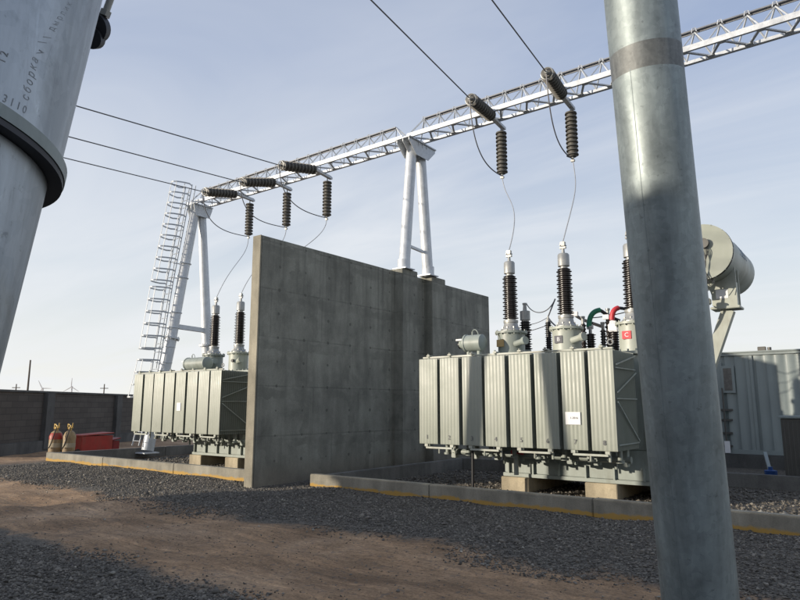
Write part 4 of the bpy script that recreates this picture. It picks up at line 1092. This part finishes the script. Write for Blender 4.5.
# lug, bolt, rod just past the skyline edge of the leg
rr = Vector(ray(100, 30)); base = Vector((0, 0, EYE))+rr*.80
dr_ = Vector(ray(110, 10)); 
mb = MB(); sdir = Vector((CA, SA, 0))
cpt = Vector((0, 0, EYE))+Vector(ray(94, 27))*.80
axd = (leg_point(3, False)-leg_point(2, False)).normalized()
nrm_ = (axd*.55+Vector((-SA, CA, 0))*.8).normalized()
mb.cyl(cpt-nrm_*.006, cpt+nrm_*.006, .0185, n=28, smooth=False)
c2 = Vector((0, 0, EYE))+Vector(ray(93, 38))*.80
mb.cyl(c2-nrm_*.006, c2+nrm_*.006, .013, n=20, smooth=False)
lug = mb.build('bolted_lug', M['flange_dark'], ll)
mb = MB(); q1 = Vector((0, 0, EYE))+Vector(ray(105, 14))*.80; q2 = Vector((0, 0, EYE))+Vector(ray(113, -8))*.80
mb.cyl(q1, q2, .0042, n=12); mb.cyl(q1-(q2-q1)*.1, q1+(q2-q1)*.15, .007, n=6, smooth=False); mb.build('threaded_rod', M['alu'], lug)

# ------------------------------------------------------------------ sun, sky
EL = 10.2; AZ = (.581, .814)   # horizontal travel of the light
el = R(EL); h = math.hypot(*AZ)
dvec = Vector((AZ[0]/h*math.cos(el), AZ[1]/h*math.cos(el), -math.sin(el)))
sun = bpy.data.lights.new('sun', 'SUN'); sun.energy = 3.9; sun.angle = R(.55); sun.color = (1, .89, .74)
so = bpy.data.objects.new('sun', sun); COL.objects.link(so); so.rotation_euler = dvec.to_track_quat('-Z', 'Y').to_euler()
w = bpy.data.worlds.new('World'); S.world = w; w.use_nodes = True; nt = w.node_tree
bg = nt.nodes['Background']
sky = node(nt, 'ShaderNodeTexSky', sky_type='NISHITA'); sky.sun_disc = False; sky.sun_elevation = el
sky.sun_rotation = math.atan2(-AZ[0], -AZ[1]); sky.air_density = 1.2; sky.dust_density = 2.5; sky.ozone_density = 1.5; sky.altitude = 200
tc = node(nt, 'ShaderNodeTexCoord'); sp = node(nt, 'ShaderNodeSeparateXYZ'); nt.links.new(tc.outputs['Generated'], sp.inputs[0])
zz = math_n(nt, 'MAXIMUM', sp.outputs[2], .02)
# thin high cloud, projected on a flat layer
dx = math_n(nt, 'DIVIDE', sp.outputs[0], math_n(nt, 'ADD', zz, .12)); dy = math_n(nt, 'DIVIDE', sp.outputs[1], math_n(nt, 'ADD', zz, .12))
cbx = node(nt, 'ShaderNodeCombineXYZ'); nt.links.new(dx, cbx.inputs[0]); nt.links.new(dy, cbx.inputs[1])
mp = node(nt, 'ShaderNodeMapping'); mp.inputs['Rotation'].default_value = (0, 0, R(40)); mp.inputs['Scale'].default_value = (.5, 1.6, 1); nt.links.new(cbx.outputs[0], mp.inputs[0])
cl = noise(nt, mp.outputs[0], .9, 6, .55, .6)
clf = ramp(nt, cl, [(.40, g3(0)), (.70, g3(.8))])
hz = ramp(nt, zz, [(.0, g3(.92)), (.25, g3(.75)), (.6, g3(.55))])
skyk = mixc(nt, 1., sky.outputs[0], (.10, .097, .106), 'MULTIPLY')
c1 = mixc(nt, hz, skyk, ramp(nt, zz, [(0, (.84, .84, .80)), (.2, (.68, .735, .80)), (.5, (.41, .50, .71))]))
fac = math_n(nt, 'MULTIPLY', clf, ramp(nt, zz, [(.0, g3(1)), (.6, g3(.42))]))
c2 = mixc(nt, fac, c1, (.73, .75, .78))
nt.links.new(c2, bg.inputs[0]); bg.inputs[1].default_value = .10
sc_ = mixc(nt, 1., c2, (10., 10., 10.), 'MULTIPLY'); nt.links.new(sc_, bg.inputs[0])

# ------------------------------------------------------------------ camera
cam = bpy.data.cameras.new('camera'); co_ = bpy.data.objects.new('camera', cam); COL.objects.link(co_)
co_.location = (0, 0, EYE); co_.rotation_euler = (R(90)+PITCH, 0, math.atan2(SA, CA))
cam.sensor_width = 36; cam.lens = 28.8; cam.clip_start = .05; cam.clip_end = 9000
S.camera = co_
S.view_settings.view_transform = 'Standard'; S.view_settings.look = 'None'; S.view_settings.gamma = 1; S.view_settings.exposure = .25
S.view_settings.use_curve_mapping = False
